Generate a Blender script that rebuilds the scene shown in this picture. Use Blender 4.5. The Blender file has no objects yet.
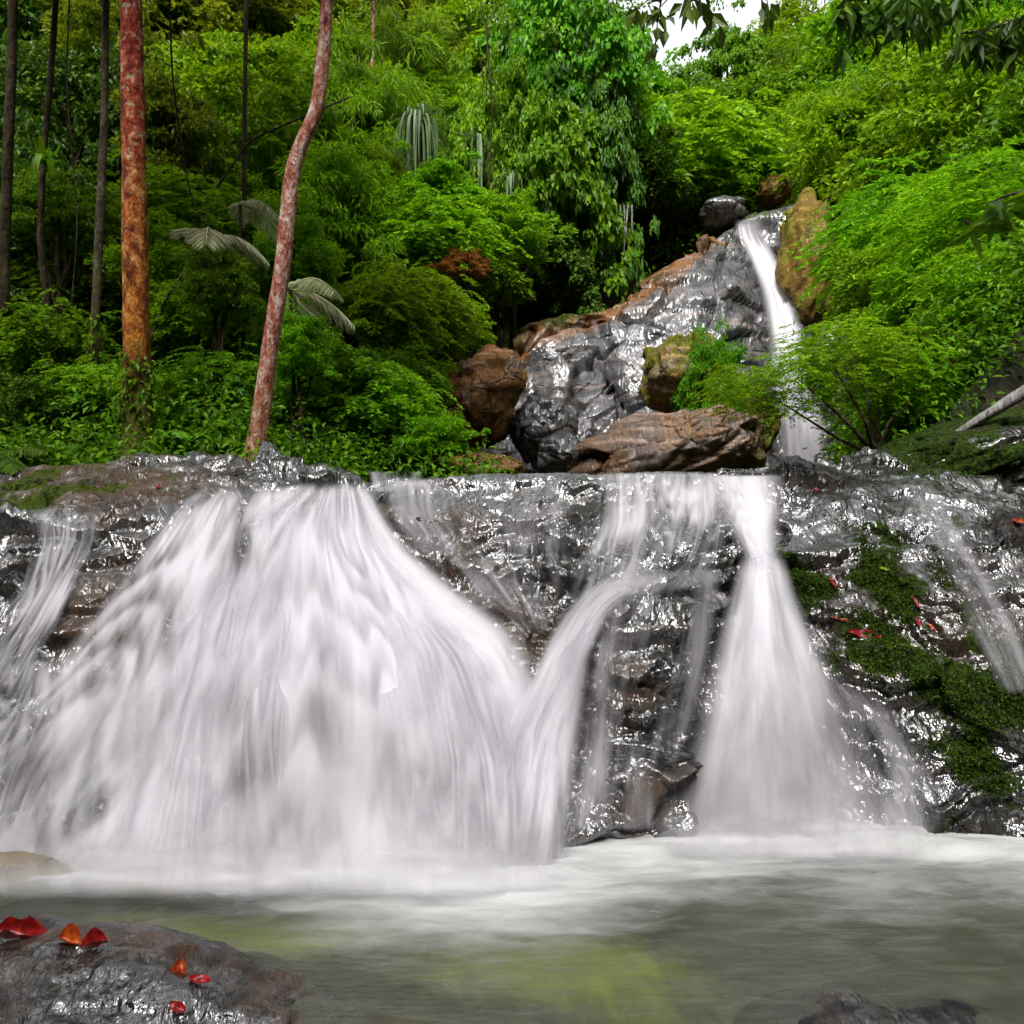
import bpy, math, random
import numpy as np

# ------------------------------------------------------------------ camera, sky, sun
SC = bpy.context.scene
COL = SC.collection
CAMZ, F = 2.5, 800.0
cam_d = bpy.data.cameras.new('camera'); cam = bpy.data.objects.new('camera', cam_d); COL.objects.link(cam)
cam.location = (0, 0, CAMZ); cam.rotation_euler = (math.radians(90), 0, 0)
cam_d.sensor_width = 36; cam_d.lens = 36 * F / 1024; cam_d.clip_end = 2000; cam_d.clip_start = 0.05
SC.camera = cam
SUN_EL, SUN_AZ = 50, 196           # degrees; azimuth measured clockwise from +Y: the light comes from behind and left of the camera
w = bpy.data.worlds.new('World'); SC.world = w; w.use_nodes = True
nt = w.node_tree; nt.nodes.clear()
sky = nt.nodes.new('ShaderNodeTexSky'); sky.sky_type = 'NISHITA'; sky.sun_disc = False
sky.sun_elevation = math.radians(SUN_EL); sky.sun_rotation = math.radians(SUN_AZ); sky.dust_density = 4; sky.air_density = 1.0
hs = nt.nodes.new('ShaderNodeHueSaturation'); hs.inputs['Saturation'].default_value = 0.12   # cloud cover: hardly any blue
bg = nt.nodes.new('ShaderNodeBackground'); bg.inputs['Strength'].default_value = 0.15
wo = nt.nodes.new('ShaderNodeOutputWorld')
nt.links.new(sky.outputs[0], hs.inputs['Color']); nt.links.new(hs.outputs[0], bg.inputs[0]); nt.links.new(bg.outputs[0], wo.inputs[0])
sl = bpy.data.lights.new('sun', 'SUN'); sl.energy = 1.15; sl.angle = math.radians(18); sl.color = (1, 0.96, 0.9)
so = bpy.data.objects.new('sun', sl); COL.objects.link(so)
so.rotation_euler = (math.radians(90 - SUN_EL), 0, math.radians(180 - SUN_AZ)); so.location = (0, -5, 40)
SC.view_settings.view_transform = 'Standard'; SC.view_settings.look = 'None'
SC.view_settings.exposure = 1.55; SC.view_settings.gamma = 1
SC.cycles.max_bounces = 8; SC.cycles.transparent_max_bounces = 24; SC.cycles.diffuse_bounces = 3
SC.cycles.glossy_bounces = 3; SC.cycles.transmission_bounces = 4; SC.cycles.use_denoising = True
SC.cycles.caustics_reflective = False; SC.cycles.caustics_refractive = False

# ------------------------------------------------------------------ helpers
rng = np.random.default_rng(7)
def P(px, py, Y):
    px, py, Y = np.broadcast_arrays(np.asarray(px, float), np.asarray(py, float), np.asarray(Y, float))
    return np.stack([(px - 512) / F * Y, Y, CAMZ + (512 - py) / F * Y], -1)
def sstep(a, b, x):
    t = np.clip((x - a) / (b - a), 0, 1); return t * t * (3 - 2 * t)
def _h(ix, iy, iz, s):
    n = (ix * 374761393 + iy * 668265263 + iz * 2147483647 + s * 1274126177) & 0xFFFFFFFF
    n = ((n ^ (n >> 13)) * 1274126177) & 0xFFFFFFFF
    n = ((n ^ (n >> 16)) * 2246822519) & 0xFFFFFFFF
    return ((n ^ (n >> 15)) & 0xFFFFFF) / float(0xFFFFFF)
def vnoise(p, seed=0):
    i = np.floor(p).astype(np.int64); f = p - i; f = f * f * f * (f * (f * 6 - 15) + 10)
    r = 0
    for a in (0, 1):
        wx = f[..., 0] if a else 1 - f[..., 0]
        for b in (0, 1):
            wy = f[..., 1] if b else 1 - f[..., 1]
            for c in (0, 1):
                wz = f[..., 2] if c else 1 - f[..., 2]
                r = r + wx * wy * wz * _h(i[..., 0] + a, i[..., 1] + b, i[..., 2] + c, seed)
    return r * 2 - 1
def fbm(p, oct=4, seed=0, gain=0.5, ridge=False):
    r, a, t = 0, 1.0, 0
    for o in range(oct):
        n = vnoise(p * 2.03 ** o + 17.3 * o, seed + o)
        if ridge: n = 1 - 2 * np.abs(n)
        r = r + a * n; t += a; a *= gain
    return r / t
def facets(p, seed=0, tilt=0.7):
    """angular blocks: every Voronoi cell is a tilted plane with its own step"""
    i0 = np.floor(p).astype(np.int64); best = np.full(p.shape[:-1], 9.0); val = np.zeros(p.shape[:-1]); sec = np.full(p.shape[:-1], 9.0)
    for a in (-1, 0, 1):
        for b in (-1, 0, 1):
            for c in (-1, 0, 1):
                j = i0 + np.array([a, b, c]); J = (j[..., 0], j[..., 1], j[..., 2])
                d = p - (j + np.stack([_h(*J, seed), _h(*J, seed + 1), _h(*J, seed + 2)], -1)); q = (d * d).sum(-1)
                v = (d * (np.stack([_h(*J, seed + 3), _h(*J, seed + 4), _h(*J, seed + 5)], -1) - .5)).sum(-1) * 2 * tilt + (_h(*J, seed + 6) - .5)
                m = q < best; sec = np.where(m, best, np.minimum(sec, q)); val = np.where(m, v, val); best = np.where(m, q, best)
    return val, np.sqrt(sec) - np.sqrt(best)

def mesh(name, V, faces, mats=None, smooth=True, attrs=None, uv=None):
    V = np.ascontiguousarray(np.asarray(V, np.float32).reshape(-1, 3)); Fc = np.asarray(faces, np.int32)
    me = bpy.data.meshes.new(name); k = Fc.shape[1]
    me.vertices.add(len(V)); me.vertices.foreach_set('co', V.ravel())
    me.loops.add(Fc.size); me.loops.foreach_set('vertex_index', Fc.ravel())
    me.polygons.add(len(Fc)); me.polygons.foreach_set('loop_start', np.arange(0, Fc.size, k, dtype=np.int32))
    me.polygons.foreach_set('loop_total', np.full(len(Fc), k, np.int32))
    me.update(calc_edges=True); me.polygons.foreach_set('use_smooth', np.full(len(Fc), smooth))
    for an, av in (attrs or {}).items():
        at = me.attributes.new(an, 'FLOAT', 'POINT'); at.data.foreach_set('value', np.ascontiguousarray(np.asarray(av, np.float32).ravel()))
    if uv is not None:
        l = me.uv_layers.new(name='UVMap'); l.data.foreach_set('uv', np.ascontiguousarray(np.asarray(uv, np.float32).reshape(-1, 2)[Fc.ravel()].ravel()))
    if mats is not None: me.materials.append(mats)
    me.validate()
    return me
def gridfaces(nr, nc):
    i = np.arange(nr * nc).reshape(nr, nc)
    return np.stack([i[:-1, :-1], i[:-1, 1:], i[1:, 1:], i[1:, :-1]], -1).reshape(-1, 4)
def obj(name, me, parent=None, loc=None):
    o = bpy.data.objects.new(name, me); COL.objects.link(o)
    if parent is not None: o.parent = parent
    if loc is not None: o.location = loc
    return o
def tag(o, label, cat, group=None, kind=None):
    o['label'] = label; o['category'] = cat
    if group: o['group'] = group
    if kind: o['kind'] = kind
    return o
def struct(o, kind='structure'):
    o['kind'] = kind; return o
def thing(name, label, cat, loc, group=None):
    return tag(obj(name, None, None, tuple(float(v) for v in loc)), label, cat, group)
def normals(V):
    du = np.gradient(V, axis=1); dv = np.gradient(V, axis=0); n = np.cross(du, dv)
    return n / (np.linalg.norm(n, axis=-1, keepdims=True) + 1e-9)
def blur(A, k, axis):
    if k < 2: return A
    ker = np.hanning(2 * k + 3)[1:-1]; ker /= ker.sum(); pad = [(0, 0)] * A.ndim; pad[axis] = (k, k)
    return np.apply_along_axis(lambda v: np.convolve(v, ker, 'valid'), axis, np.pad(A, pad, 'edge'))

# ------------------------------------------------------------------ materials
class NT:
    def __init__(s, name):
        s.m = bpy.data.materials.new(name); s.m.use_nodes = True; s.t = s.m.node_tree; s.t.nodes.clear()
        s.out = s.t.nodes.new('ShaderNodeOutputMaterial')
    def n(s, typ, ins=None, **props):
        nd = s.t.nodes.new('ShaderNode' + typ)
        for k, v in props.items(): setattr(nd, k, v)
        for k, v in (ins or {}).items(): s.set(nd.inputs[k], v)
        return nd
    def set(s, sock, v):
        if hasattr(v, 'outputs'): v = v.outputs[0]
        if isinstance(v, bpy.types.NodeSocket): s.t.links.new(v, sock)
        elif isinstance(v, (tuple, list)) and len(v) == 3 and sock.type == 'RGBA': sock.default_value = (*v, 1)
        else: sock.default_value = v
    def math(s, op, a, b=0.0, c=None, clamp=False):
        nd = s.n('Math', {0: a, 1: b}, operation=op, use_clamp=clamp)
        if c is not None: s.set(nd.inputs[2], c)
        return nd
    def mix(s, f, a, b):
        nd = s.n('Mix', data_type='RGBA'); s.set(nd.inputs[0], f); s.set(nd.inputs[6], a); s.set(nd.inputs[7], b); return nd.outputs[2]
    def ramp(s, f, stops):
        nd = s.n('ValToRGB', {0: f}); e = nd.color_ramp.elements
        while len(e) < len(stops): e.new(0.5)
        for q, (p, c) in zip(e, stops): q.position = p; q.color = (*c, 1) if len(c) == 3 else c
        return nd.outputs[0]
    def attr(s, name): return s.n('Attribute', attribute_name=name).outputs['Fac']
    def noise(s, vec, scale, detail=4, rough=0.55, dist=0.0):
        return s.n('TexNoise', {'Vector': vec, 'Scale': scale, 'Detail': detail, 'Roughness': rough, 'Distortion': dist}).outputs['Fac']
    def rng(s, v, a, b, c=0.0, d=1.0, smooth=True):
        nd = s.n('MapRange', {0: v, 1: a, 2: b, 3: c, 4: d}, interpolation_type='SMOOTHSTEP' if smooth else 'LINEAR'); return nd.outputs[0]
    def done(s, sh):
        s.t.links.new(sh.outputs[0] if hasattr(sh, 'outputs') else sh, s.out.inputs['Surface']); return s.m

def rock_mat(name, c0, c1, brown, sc=1.0, rough=0.22, bump=0.5, mossc=((0.02, 0.035, 0.004), (0.09, 0.13, 0.01)), scratch=(1, 1, 1), coat=.75, lean=.25):
    s = NT(name); co = s.n('TexCoord').outputs['Object']
    cs = s.n('Mapping', {'Vector': co, 'Scale': scratch}).outputs[0]
    a = s.noise(cs, 2.2 * sc, 8, 0.62, 0.6); b = s.noise(cs, 13 * sc, 6, 0.65); v = s.n('TexVoronoi', {'Vector': cs, 'Scale': 5 * sc}, feature='SMOOTH_F1').outputs['Distance']
    g = s.ramp(a, [(0.3, c0), (0.5, tuple((x + y) / 2.6 for x, y in zip(c0, c1))), (0.72, c1)])
    g = s.mix(s.rng(b, .45, .75, 0, .55), g, tuple(x * .35 for x in c0))
    t = s.rng(s.math('ADD', s.attr('tint'), s.math('MULTIPLY_ADD', a, 1.5, -0.62)), 0.25, 0.75)
    br = s.mix(b, tuple(x * .45 for x in brown), brown)
    g = s.mix(t, g, br)
    mo = s.rng(s.math('ADD', s.attr('moss'), s.math('MULTIPLY_ADD', b, 1.3, -0.65)), 0.35, 0.62)
    mc = s.mix(s.rng(s.noise(co, 26 * sc, 3), .35, .65), mossc[0], mossc[1])
    g = s.mix(mo, g, mc)
    wv = s.n('VectorMath', {0: cs, 1: s.n('VectorMath', {0: s.n('TexNoise', {'Vector': cs, 'Scale': 1.5 * sc, 'Detail': 4}).outputs['Color'], 1: (.7, .7, .7)}, operation='MULTIPLY').outputs[0]}, operation='ADD').outputs[0]
    ck = s.n('TexVoronoi', {'Vector': s.n('Mapping', {'Vector': wv, 'Scale': (.8, .8, 1.5)}).outputs[0], 'Scale': 1.9 * sc}, feature='DISTANCE_TO_EDGE').outputs['Distance']
    ck = s.math('MULTIPLY', s.rng(ck, 0.0, .035, 1, 0), s.rng(s.noise(cs, 1.3 * sc, 2), .45, .6))
    g = s.mix(s.math('MULTIPLY', ck, .85), g, tuple(x * .3 for x in c0))
    bed_ = s.noise(s.n('Mapping', {'Vector': cs, 'Scale': (.7, .7, 4.5), 'Rotation': (.1, .15, 0)}).outputs[0], 2.2 * sc, 5, .6, .4)
    g = s.mix(s.rng(bed_, .52, .68, 0, .6), g, tuple(x * 1.1 + y * .5 for x, y in zip(c1, brown)))
    fine = s.noise(cs, 60 * sc, 4, .7)
    g = s.mix(s.rng(fine, .35, .7, .35, 0), g, tuple(x * .5 for x in c0))
    r = s.math('ADD', s.math('MULTIPLY_ADD', b, 0.4, rough - .10), s.math('MULTIPLY', mo, 0.5), clamp=True)
    r = s.math('ADD', r, s.math('MULTIPLY', t, 0.16), clamp=True)
    cv = s.n('Mapping', {'Vector': cs, 'Scale': (2.0, .8, .9), 'Rotation': (0, lean, 0)}).outputs[0]
    w1 = s.noise(cv, 1.8 * sc, 5, .52, .9); w2 = s.noise(cv, 4.8 * sc, 3, .5, 1.0); w3 = s.n('TexVoronoi', {'Vector': cv, 'Scale': 7 * sc, 'Detail': 1.0, 'Roughness': .5}, feature='F1').outputs['Distance']
    pt = s.rng(s.noise(cs, 1.1 * sc, 3, .5), .42, .58)
    b1 = s.n('Bump', {'Strength': bump, 'Distance': 0.11 / sc, 'Height': w1})
    b2 = s.n('Bump', {'Strength': bump, 'Distance': 0.05 / sc, 'Height': w2, 'Normal': b1})
    b3 = s.n('Bump', {'Strength': s.math('MULTIPLY_ADD', pt, bump * .7, .1), 'Distance': 0.02 / sc, 'Height': w3, 'Normal': b2})
    bc = b3
    b4 = s.n('Bump', {'Strength': s.math('MULTIPLY', mo, .9), 'Distance': 0.03, 'Height': s.noise(co, 45, 3), 'Normal': b3})
    b4 = s.n('Bump', {'Strength': .8, 'Distance': 0.06 / sc, 'Height': s.math('SUBTRACT', 1.0, ck), 'Normal': b4})
    bm = s.n('Bump', {'Strength': .7, 'Distance': .012 / sc, 'Height': s.math('ADD', fine, s.math('MULTIPLY', b, 1.5)), 'Normal': b4})
    wet = s.math('MULTIPLY', s.math('SUBTRACT', 1.0, mo), s.math('SUBTRACT', 1.0, s.math('MULTIPLY', t, .6)))
    p = s.n('BsdfPrincipled', {'Base Color': g, 'Roughness': s.math('ADD', r, .12, clamp=True), 'Normal': bm, 'IOR': 1.5, 'Specular IOR Level': s.math('MULTIPLY_ADD', wet, .18, .1), 'Coat Weight': s.math('MULTIPLY', s.math('MULTIPLY', wet, coat), s.rng(s.noise(cs, .9 * sc, 4, .6),   .36, .50, .04, 1.2)), 'Coat Roughness': s.math('MULTIPLY_ADD', s.rng(s.noise(cs, 3 * sc, 3), .35, .65), .16, .06), 'Coat IOR': 2.3, 'Coat Normal': bc})
    return s.done(p)

def leaf_mat(name, dark, mid, light, trans=0.42, rough=0.45):
    s = NT(name); rn = s.n('NewGeometry').outputs['Random Per Island']; ob = s.n('ObjectInfo').outputs['Random']
    co = s.n('TexCoord').outputs['Object']; cl = s.noise(co, 0.9, 2)
    k = s.math('ADD', s.math('MULTIPLY', rn, 0.55), s.math('MULTIPLY_ADD', cl, 0.8, -0.18), clamp=True)
    c = s.ramp(k, [(0.1, dark), (0.5, mid), (0.9, light)])
    h = s.n('HueSaturation', {'Color': c, 'Hue': s.math('MULTIPLY_ADD', ob, 0.035, 0.468), 'Value': s.math('MULTIPLY_ADD', ob, 0.35, 0.82)})
    p = s.n('BsdfPrincipled', {'Base Color': h, 'Roughness': rough, 'Specular IOR Level': 0.2})
    tc = s.n('HueSaturation', {'Color': h, 'Hue': 0.485, 'Value': 1.25})
    tr = s.n('BsdfTranslucent', {'Color': tc})
    return s.done(s.n('MixShader', {0: trans, 1: p, 2: tr}))

def bark_mat(name, stops, sc=6.0, zs=0.5, spot=None, low=None):
    s = NT(name); co = s.n('TexCoord').outputs['Object']
    m = s.n('Mapping', {'Vector': co, 'Scale': (1, 1, zs)}).outputs[0]
    a = s.noise(m, sc, 6, .65, .4); b = s.noise(m, sc * 3.5, 4, .6)
    g = s.ramp(a, stops)
    g = s.mix(s.rng(b, .5, .7, 0, .75), g, tuple(x * .25 for x in stops[0][1]))
    if spot: g = s.mix(s.rng(s.noise(co, sc * 1.3, 3), .58, .66), g, spot)
    if low:
        zc_ = s.n('SeparateXYZ', {0: co}).outputs[2]; zz_ = s.math('ADD', zc_, s.math('MULTIPLY', s.noise(co, 2, 3), 3.0))
        g = s.mix(s.rng(zz_, low[0], low[1], 1, 0), g, s.ramp(a, low[2]))
    mo = s.rng(s.math('ADD', s.attr('moss'), s.math('MULTIPLY_ADD', s.math('ADD', s.math('MULTIPLY', b, .4), s.math('MULTIPLY', a, .6)), 2.2, -1.2)), .3, .7)
    g = s.mix(mo, g, s.mix(b, (0.035, 0.03, 0.008), (0.12, 0.12, 0.015)))
    bp = s.n('Bump', {'Strength': .9, 'Distance': .05, 'Height': s.math('ADD', a, b)})
    return s.done(s.n('BsdfPrincipled', {'Base Color': g, 'Roughness': .85, 'Specular IOR Level': .15, 'Normal': bp}))

def fall_mat(name, contrast=1.0, su=5.0, sv=0.8, col=(0.79, 0.765, 0.82)):
    """silky long-exposure water: white foam threads drawn out along the flow (UV in metres), clear between them"""
    s = NT(name); uv = s.n('UVMap').outputs[0]
    m1 = s.n('Mapping', {'Vector': uv, 'Scale': (su, sv, 1)}).outputs[0]; m2 = s.n('Mapping', {'Vector': uv, 'Scale': (su * .3, sv * .9, 1), 'Location': (3.1, .4, 0)}).outputs[0]
    m3 = s.n('Mapping', {'Vector': uv, 'Scale': (su * 3.2, sv * 2.0, 1)}).outputs[0]
    a = s.noise(m1, 1, 3, .55, .25); b = s.noise(m2, 1, 2, .5, .5); c = s.noise(m3, 1, 3, .6)
    st = s.math('ADD', s.math('MULTIPLY', a, .34), s.math('ADD', s.math('MULTIPLY', b, .56), s.math('MULTIPLY', c, .10)))
    d = s.math('ADD', s.attr('dens'), s.math('MULTIPLY_ADD', st, 2.7 * contrast, -1.35 * contrast))
    al = s.math('MULTIPLY', s.rng(d, -0.1, 1.25), s.rng(s.attr('edge'), 0, 1), clamp=True)
    cc = s.mix(s.rng(d, .3, 1.5), tuple(x * .72 for x in col), col)
    bp = s.n('Bump', {'Strength': .2, 'Distance': .05, 'Height': st})
    df = s.n('BsdfDiffuse', {'Color': cc, 'Normal': bp}); tl = s.n('BsdfTranslucent', {'Color': cc})
    gl = s.n('BsdfGlossy', {'Color': (1, 1, 1), 'Roughness': .6, 'Normal': bp})
    sh = s.n('MixShader', {0: .3, 1: df, 2: tl}); sh = s.n('MixShader', {0: .03, 1: sh, 2: gl})
    return s.done(s.n('MixShader', {0: al, 1: s.n('BsdfTransparent'), 2: sh}))

def flat_mat(name, c0, c1, rough=.5, sc=20, trans=0.0):
    s = NT(name); co = s.n('TexCoord').outputs['Object']
    g = s.mix(s.rng(s.noise(co, sc, 4), .3, .7), c0, c1)
    p = s.n('BsdfPrincipled', {'Base Color': g, 'Roughness': rough})
    if trans: p = s.n('MixShader', {0: trans, 1: p, 2: s.n('BsdfTranslucent', {'Color': g})})
    return s.done(p)

M = {}
M['ledge'] = rock_mat('wet_grey_rock', (0.006, 0.006, 0.0065), (0.062, 0.06, 0.057), (0.115, 0.065, 0.033), rough=.15, bump=.9, coat=0.95)
M['mossrock'] = rock_mat('wet_mossy_rock', (0.004, 0.004, 0.004), (0.036, 0.031, 0.028), (0.045, 0.022, 0.010), rough=.13, bump=.9, lean=-.7, mossc=((0.006, 0.013, 0.002), (0.045, 0.085, 0.005)), coat=0.95)
M['cliff'] = rock_mat('wet_slate_cliff', (0.028, 0.028, 0.031), (0.21, 0.21, 0.222), (0.30, 0.13, 0.035), sc=.42, rough=.26, bump=.7, coat=0.4)
M['redrock'] = rock_mat('red_brown_rock', (0.07, 0.05, 0.04), (0.36, 0.28, 0.24), (0.30, 0.135, 0.035), sc=.6, rough=.6, bump=1.0, coat=0.12)
M['yelrock'] = rock_mat('yellow_moss_rock', (0.10, 0.075, 0.03), (0.28, 0.21, 0.09), (0.30, 0.17, 0.03), sc=.7, rough=.55, bump=.9, mossc=((0.05, 0.065, 0.006), (0.17, 0.19, 0.012)), coat=0.08)
M['fore'] = rock_mat('wet_dark_rock', (0.003, 0.003, 0.003), (0.024, 0.022, 0.02), (0.09, 0.04, 0.018), sc=1.5, rough=.14, bump=1.0, coat=0.7)
M['bright'] = leaf_mat('bright_leaves', (0.05, 0.16, 0.003), (0.14, 0.37, 0.006), (0.27, 0.54, 0.010))
M['mid'] = leaf_mat('mid_green_leaves', (0.03, 0.11, 0.003), (0.085, 0.27, 0.006), (0.19, 0.44, 0.010))
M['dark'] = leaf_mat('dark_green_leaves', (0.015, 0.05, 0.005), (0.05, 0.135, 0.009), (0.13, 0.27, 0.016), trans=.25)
M['yellow'] = leaf_mat('yellow_green_leaves', (0.11, 0.19, 0.006), (0.22, 0.36, 0.012), (0.36, 0.50, 0.02), trans=.45)
M['under'] = leaf_mat('undergrowth_leaves', (0.017, 0.062, 0.003), (0.072, 0.23, 0.006), (0.21, 0.46, 0.010))
M['olive'] = leaf_mat('olive_leaves', (0.05, 0.10, 0.005), (0.13, 0.24, 0.009), (0.26, 0.40, 0.016))
M['moss'] = leaf_mat('moss_tufts', (0.008, 0.018, 0.002), (0.025, 0.06, 0.004), (0.09, 0.17, 0.008), trans=.2)
M['rust'] = leaf_mat('rust_dead_leaves', (0.16, 0.07, 0.012), (0.34, 0.17, 0.03), (0.46, 0.28, 0.06))
M['pale'] = leaf_mat('pale_strap_leaves', (0.04, 0.09, 0.035), (0.12, 0.21, 0.09), (0.32, 0.42, 0.24), trans=.2)
M['cream'] = leaf_mat('pale_palm_leaflets', (0.2, 0.24, 0.11), (0.42, 0.46, 0.27), (0.62, 0.64, 0.46), trans=.3)
M['bark'] = bark_mat('grey_brown_bark', [(.3, (.035, .025, .016)), (.5, (.09, .07, .045)), (.75, (.2, .17, .12))])
M['redbark'] = bark_mat('red_lichen_bark', [(.3, (.05, .010, .008)), (.45, (.28, .030, .024)), (.56, (.42, .09, .05)), (.68, (.68, .52, .45))], sc=8, zs=.6, spot=(.40, .36, .24), low=(3.0, 7.5, [(.3, (.03, .013, .005)), (.45, (.22, .065, .012)), (.56, (.50, .18, .022)), (.70, (.6, .36, .10))]))
M['pinkbark'] = bark_mat('pink_flaking_bark', [(.3, (.09, .03, .02)), (.43, (.38, .11, .075)), (.54, (.52, .27, .20)), (.68, (.75, .62, .56))], sc=10, zs=.5, low=(.5, 3.5, [(.3, (.06, .035, .018)), (.45, (.28, .14, .07)), (.58, (.46, .30, .18)), (.72, (.68, .58, .45))]))
M['darkbark'] = bark_mat('dark_mossy_bark', [(.3, (.018, .012, .006)), (.5, (.045, .032, .016)), (.75, (.11, .085, .05))])
M['log'] = bark_mat('weathered_log', [(.3, (.16, .15, .14)), (.5, (.3, .28, .27)), (.75, (.5, .48, .46))], sc=9, zs=.2)
M['fall'] = fall_mat('veil_water'); M['spray'] = fall_mat('spray', .55, 2.2, 1.2, (.95, .93, .96)); M['film'] = fall_mat('thin_water_film', 1.1, 8, .9); M['upfall'] = fall_mat('upper_fall_water', .7, 3.0, .25)
M['red'] = flat_mat('red_fallen_leaf', (.08, .003, .004), (.36, .012, .010), .35, 30, .15)
M['orange'] = flat_mat('orange_leaf', (.26, .02, .005), (.5, .10, .012), .4, 30, .15)
M['lime'] = flat_mat('yellow_fallen_leaf', (.38, .40, .02), (.55, .5, .05), .4, 30, .15)

# ------------------------------------------------------------------ terrain
def ground(X, Y):
    X = np.asarray(X, float); Y = np.asarray(Y, float)
    px = 512 + F * X / np.maximum(Y, 4.0)
    zl = 2.7 + 0.62 * np.logaddexp(0, (Y - 15.5) / 1.5) * 1.5
    zl = zl - 0.9 * sstep(-3.0, 0.3, X) * sstep(20, 14, Y)
    zc = np.interp(Y, [0, 19, 21, 24, 27, 70], [1.3, 1.3, 3.2, 7.4, 11.2, 36])
    k = sstep(395, 470, px) * sstep(870, 810, px)
    z = zl * (1 - k) + zc * k
    xr = np.where(Y < 9, 5.4, 0.405 * Y + .2)
    zr = 2.6 + 1.25 * np.logaddexp(0, (X - xr - .3) / .5) * .5
    z = np.where(zr > z, np.maximum(z, zr), z) if False else np.logaddexp(z * 2, zr * 2 * sstep(7, 10, Y) + (1 - sstep(7, 10, Y)) * -9) / 2
    # the open river round and in front of the viewer, plus added sky-blocking slopes
    near = sstep(10.2, 9.0, Y)
    bank = -1.2 + 4.2 * sstep(7.5, 11, np.abs(X)) + 1.5 * np.maximum(0, np.minimum(np.abs(X), 40) - 11) + 4 * sstep(-7, -13, Y) + 1.3 * np.maximum(0, -12 - Y) * sstep(-80, -60, Y)  # slopes beside and behind are unseen, raised to keep sky out of rock reflections
    z = z * (1 - near) + bank * near
    return z + .25 * fbm(np.stack([X * .35, Y * .35, 0 * X], -1), 3, 5)
xs = np.concatenate([np.linspace(-220, -45, 22), np.linspace(-42, 42, 190), np.linspace(45, 220, 22)])
ys = np.concatenate([np.linspace(-120, -16, 14), np.linspace(-14, 52, 170), np.linspace(55, 260, 30)])
GX, GY = np.meshgrid(xs, ys)
s = NT('forest_floor'); co = s.n('TexCoord').outputs['Object']
g = s.ramp(s.noise(co, .9, 7, .65), [(.3, (.012, .011, .006)), (.5, (.035, .028, .014)), (.68, (.02, .045, .008))])
M['soil'] = s.done(s.n('BsdfPrincipled', {'Base Color': g, 'Roughness': .95, 'Normal': s.n('Bump', {'Strength': 1, 'Distance': .3, 'Height': s.noise(co, 3, 6)})}))
struct(obj('ground', mesh('ground', np.stack([GX, GY, ground(GX, GY)], -1), gridfaces(len(ys), len(xs)), M['soil'])))

# ------------------------------------------------------------------ lower rock ledge (controls: pixel column, then (row, distance) up the face)
WL = lambda Y: 512 + CAMZ * F / Y
T = [  # column, waterline distance, lower face, upper face, lip, back of the top
 (-420, 5.9, (740, 6.4), (600, 7.1), (500, 7.8), (445, 9.6)),
 (-150, 5.8, (740, 6.4), (610, 7.1), (512, 7.8), (466, 9.6)),
 (0, 5.8, (740, 6.45), (615, 7.1), (514, 7.7), (468, 9.6)),
 (70, 5.75, (740, 6.35), (600, 6.95), (510, 7.7), (464, 9.6)),
 (130, 5.72, (740, 6.3), (600, 6.95), (505, 7.9), (461, 9.6)),
 (200, 5.7, (740, 6.25), (600, 7.2), (500, 8.1), (456, 9.5)),
 (270, 5.7, (740, 6.25), (600, 7.2), (492, 8.2), (470, 9.2)),
 (330, 5.7, (740, 6.25), (600, 7.2), (488, 8.2), (477, 8.9)),
 (420, 5.75, (740, 6.3), (600, 7.3), (500, 8.3), (473, 8.8)),
 (500, 5.85, (740, 6.5), (600, 7.5), (500, 8.4), (472, 8.8)),
 (555, 5.95, (740, 6.85), (620, 7.45), (505, 8.3), (471, 8.8)),
 (590, 5.98, (740, 6.5), (620, 6.95), (510, 8.2), (471, 8.8)),
 (640, 6.0, (740, 6.3), (590, 6.8), (510, 8.2), (471, 8.8)),
 (690, 6.05, (740, 6.5), (585, 7.0), (510, 8.1), (470, 8.8)),
 (725, 6.32, (740, 7.0), (600, 7.6), (500, 8.3), (470, 8.8)),
 (760, 6.4, (740, 7.2), (600, 7.8), (500, 8.4), (470, 8.8)),
 (795, 6.4, (740, 7.0), (600, 7.25), (490, 8.2), (464, 8.9)),
 (850, 6.35, (740, 6.7), (600, 7.05), (490, 8.0), (453, 9.0)),
 (930, 6.25, (740, 6.45), (600, 6.9), (500, 7.8), (456, 9.2)),
 (1024, 6.2, (740, 6.3), (600, 6.6), (520, 7.3), (468, 9.2)),
 (1180, 6.0, (740, 6.0), (600, 6.2), (510, 6.8), (440, 9.2)),
 (1450, 5.4, (740, 5.3), (560, 5.8), (430, 7.0), (380, 9.4)),
]
def table_grid(T, ncol, nrow_each, tail, x0=None, x1=None, bx=10, by=5):
    cx = np.array([t[0] for t in T], float)
    rows = []
    for t in T: rows.append(tail(t))
    R = np.array(rows)                                   # columns x rows x (py, Y)
    px = np.linspace(x0 if x0 is not None else cx[0], x1 if x1 is not None else cx[-1], ncol)
    A = np.stack([[np.interp(px, cx, R[:, r, c]) for c in (0, 1)] for r in range(R.shape[1])])   # rows,2,ncol
    A = blur(A, bx, 2)
    tt = np.linspace(0, R.shape[1] - 1, nrow_each); i = np.minimum(tt.astype(int), R.shape[1] - 2); f = (tt - i)[:, None, None]
    B = A[i] * (1 - f) + A[i + 1] * f
    B = blur(B, by, 0)
    return np.broadcast_to(px, B[:, 0].shape), B[:, 0], B[:, 1]
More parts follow.
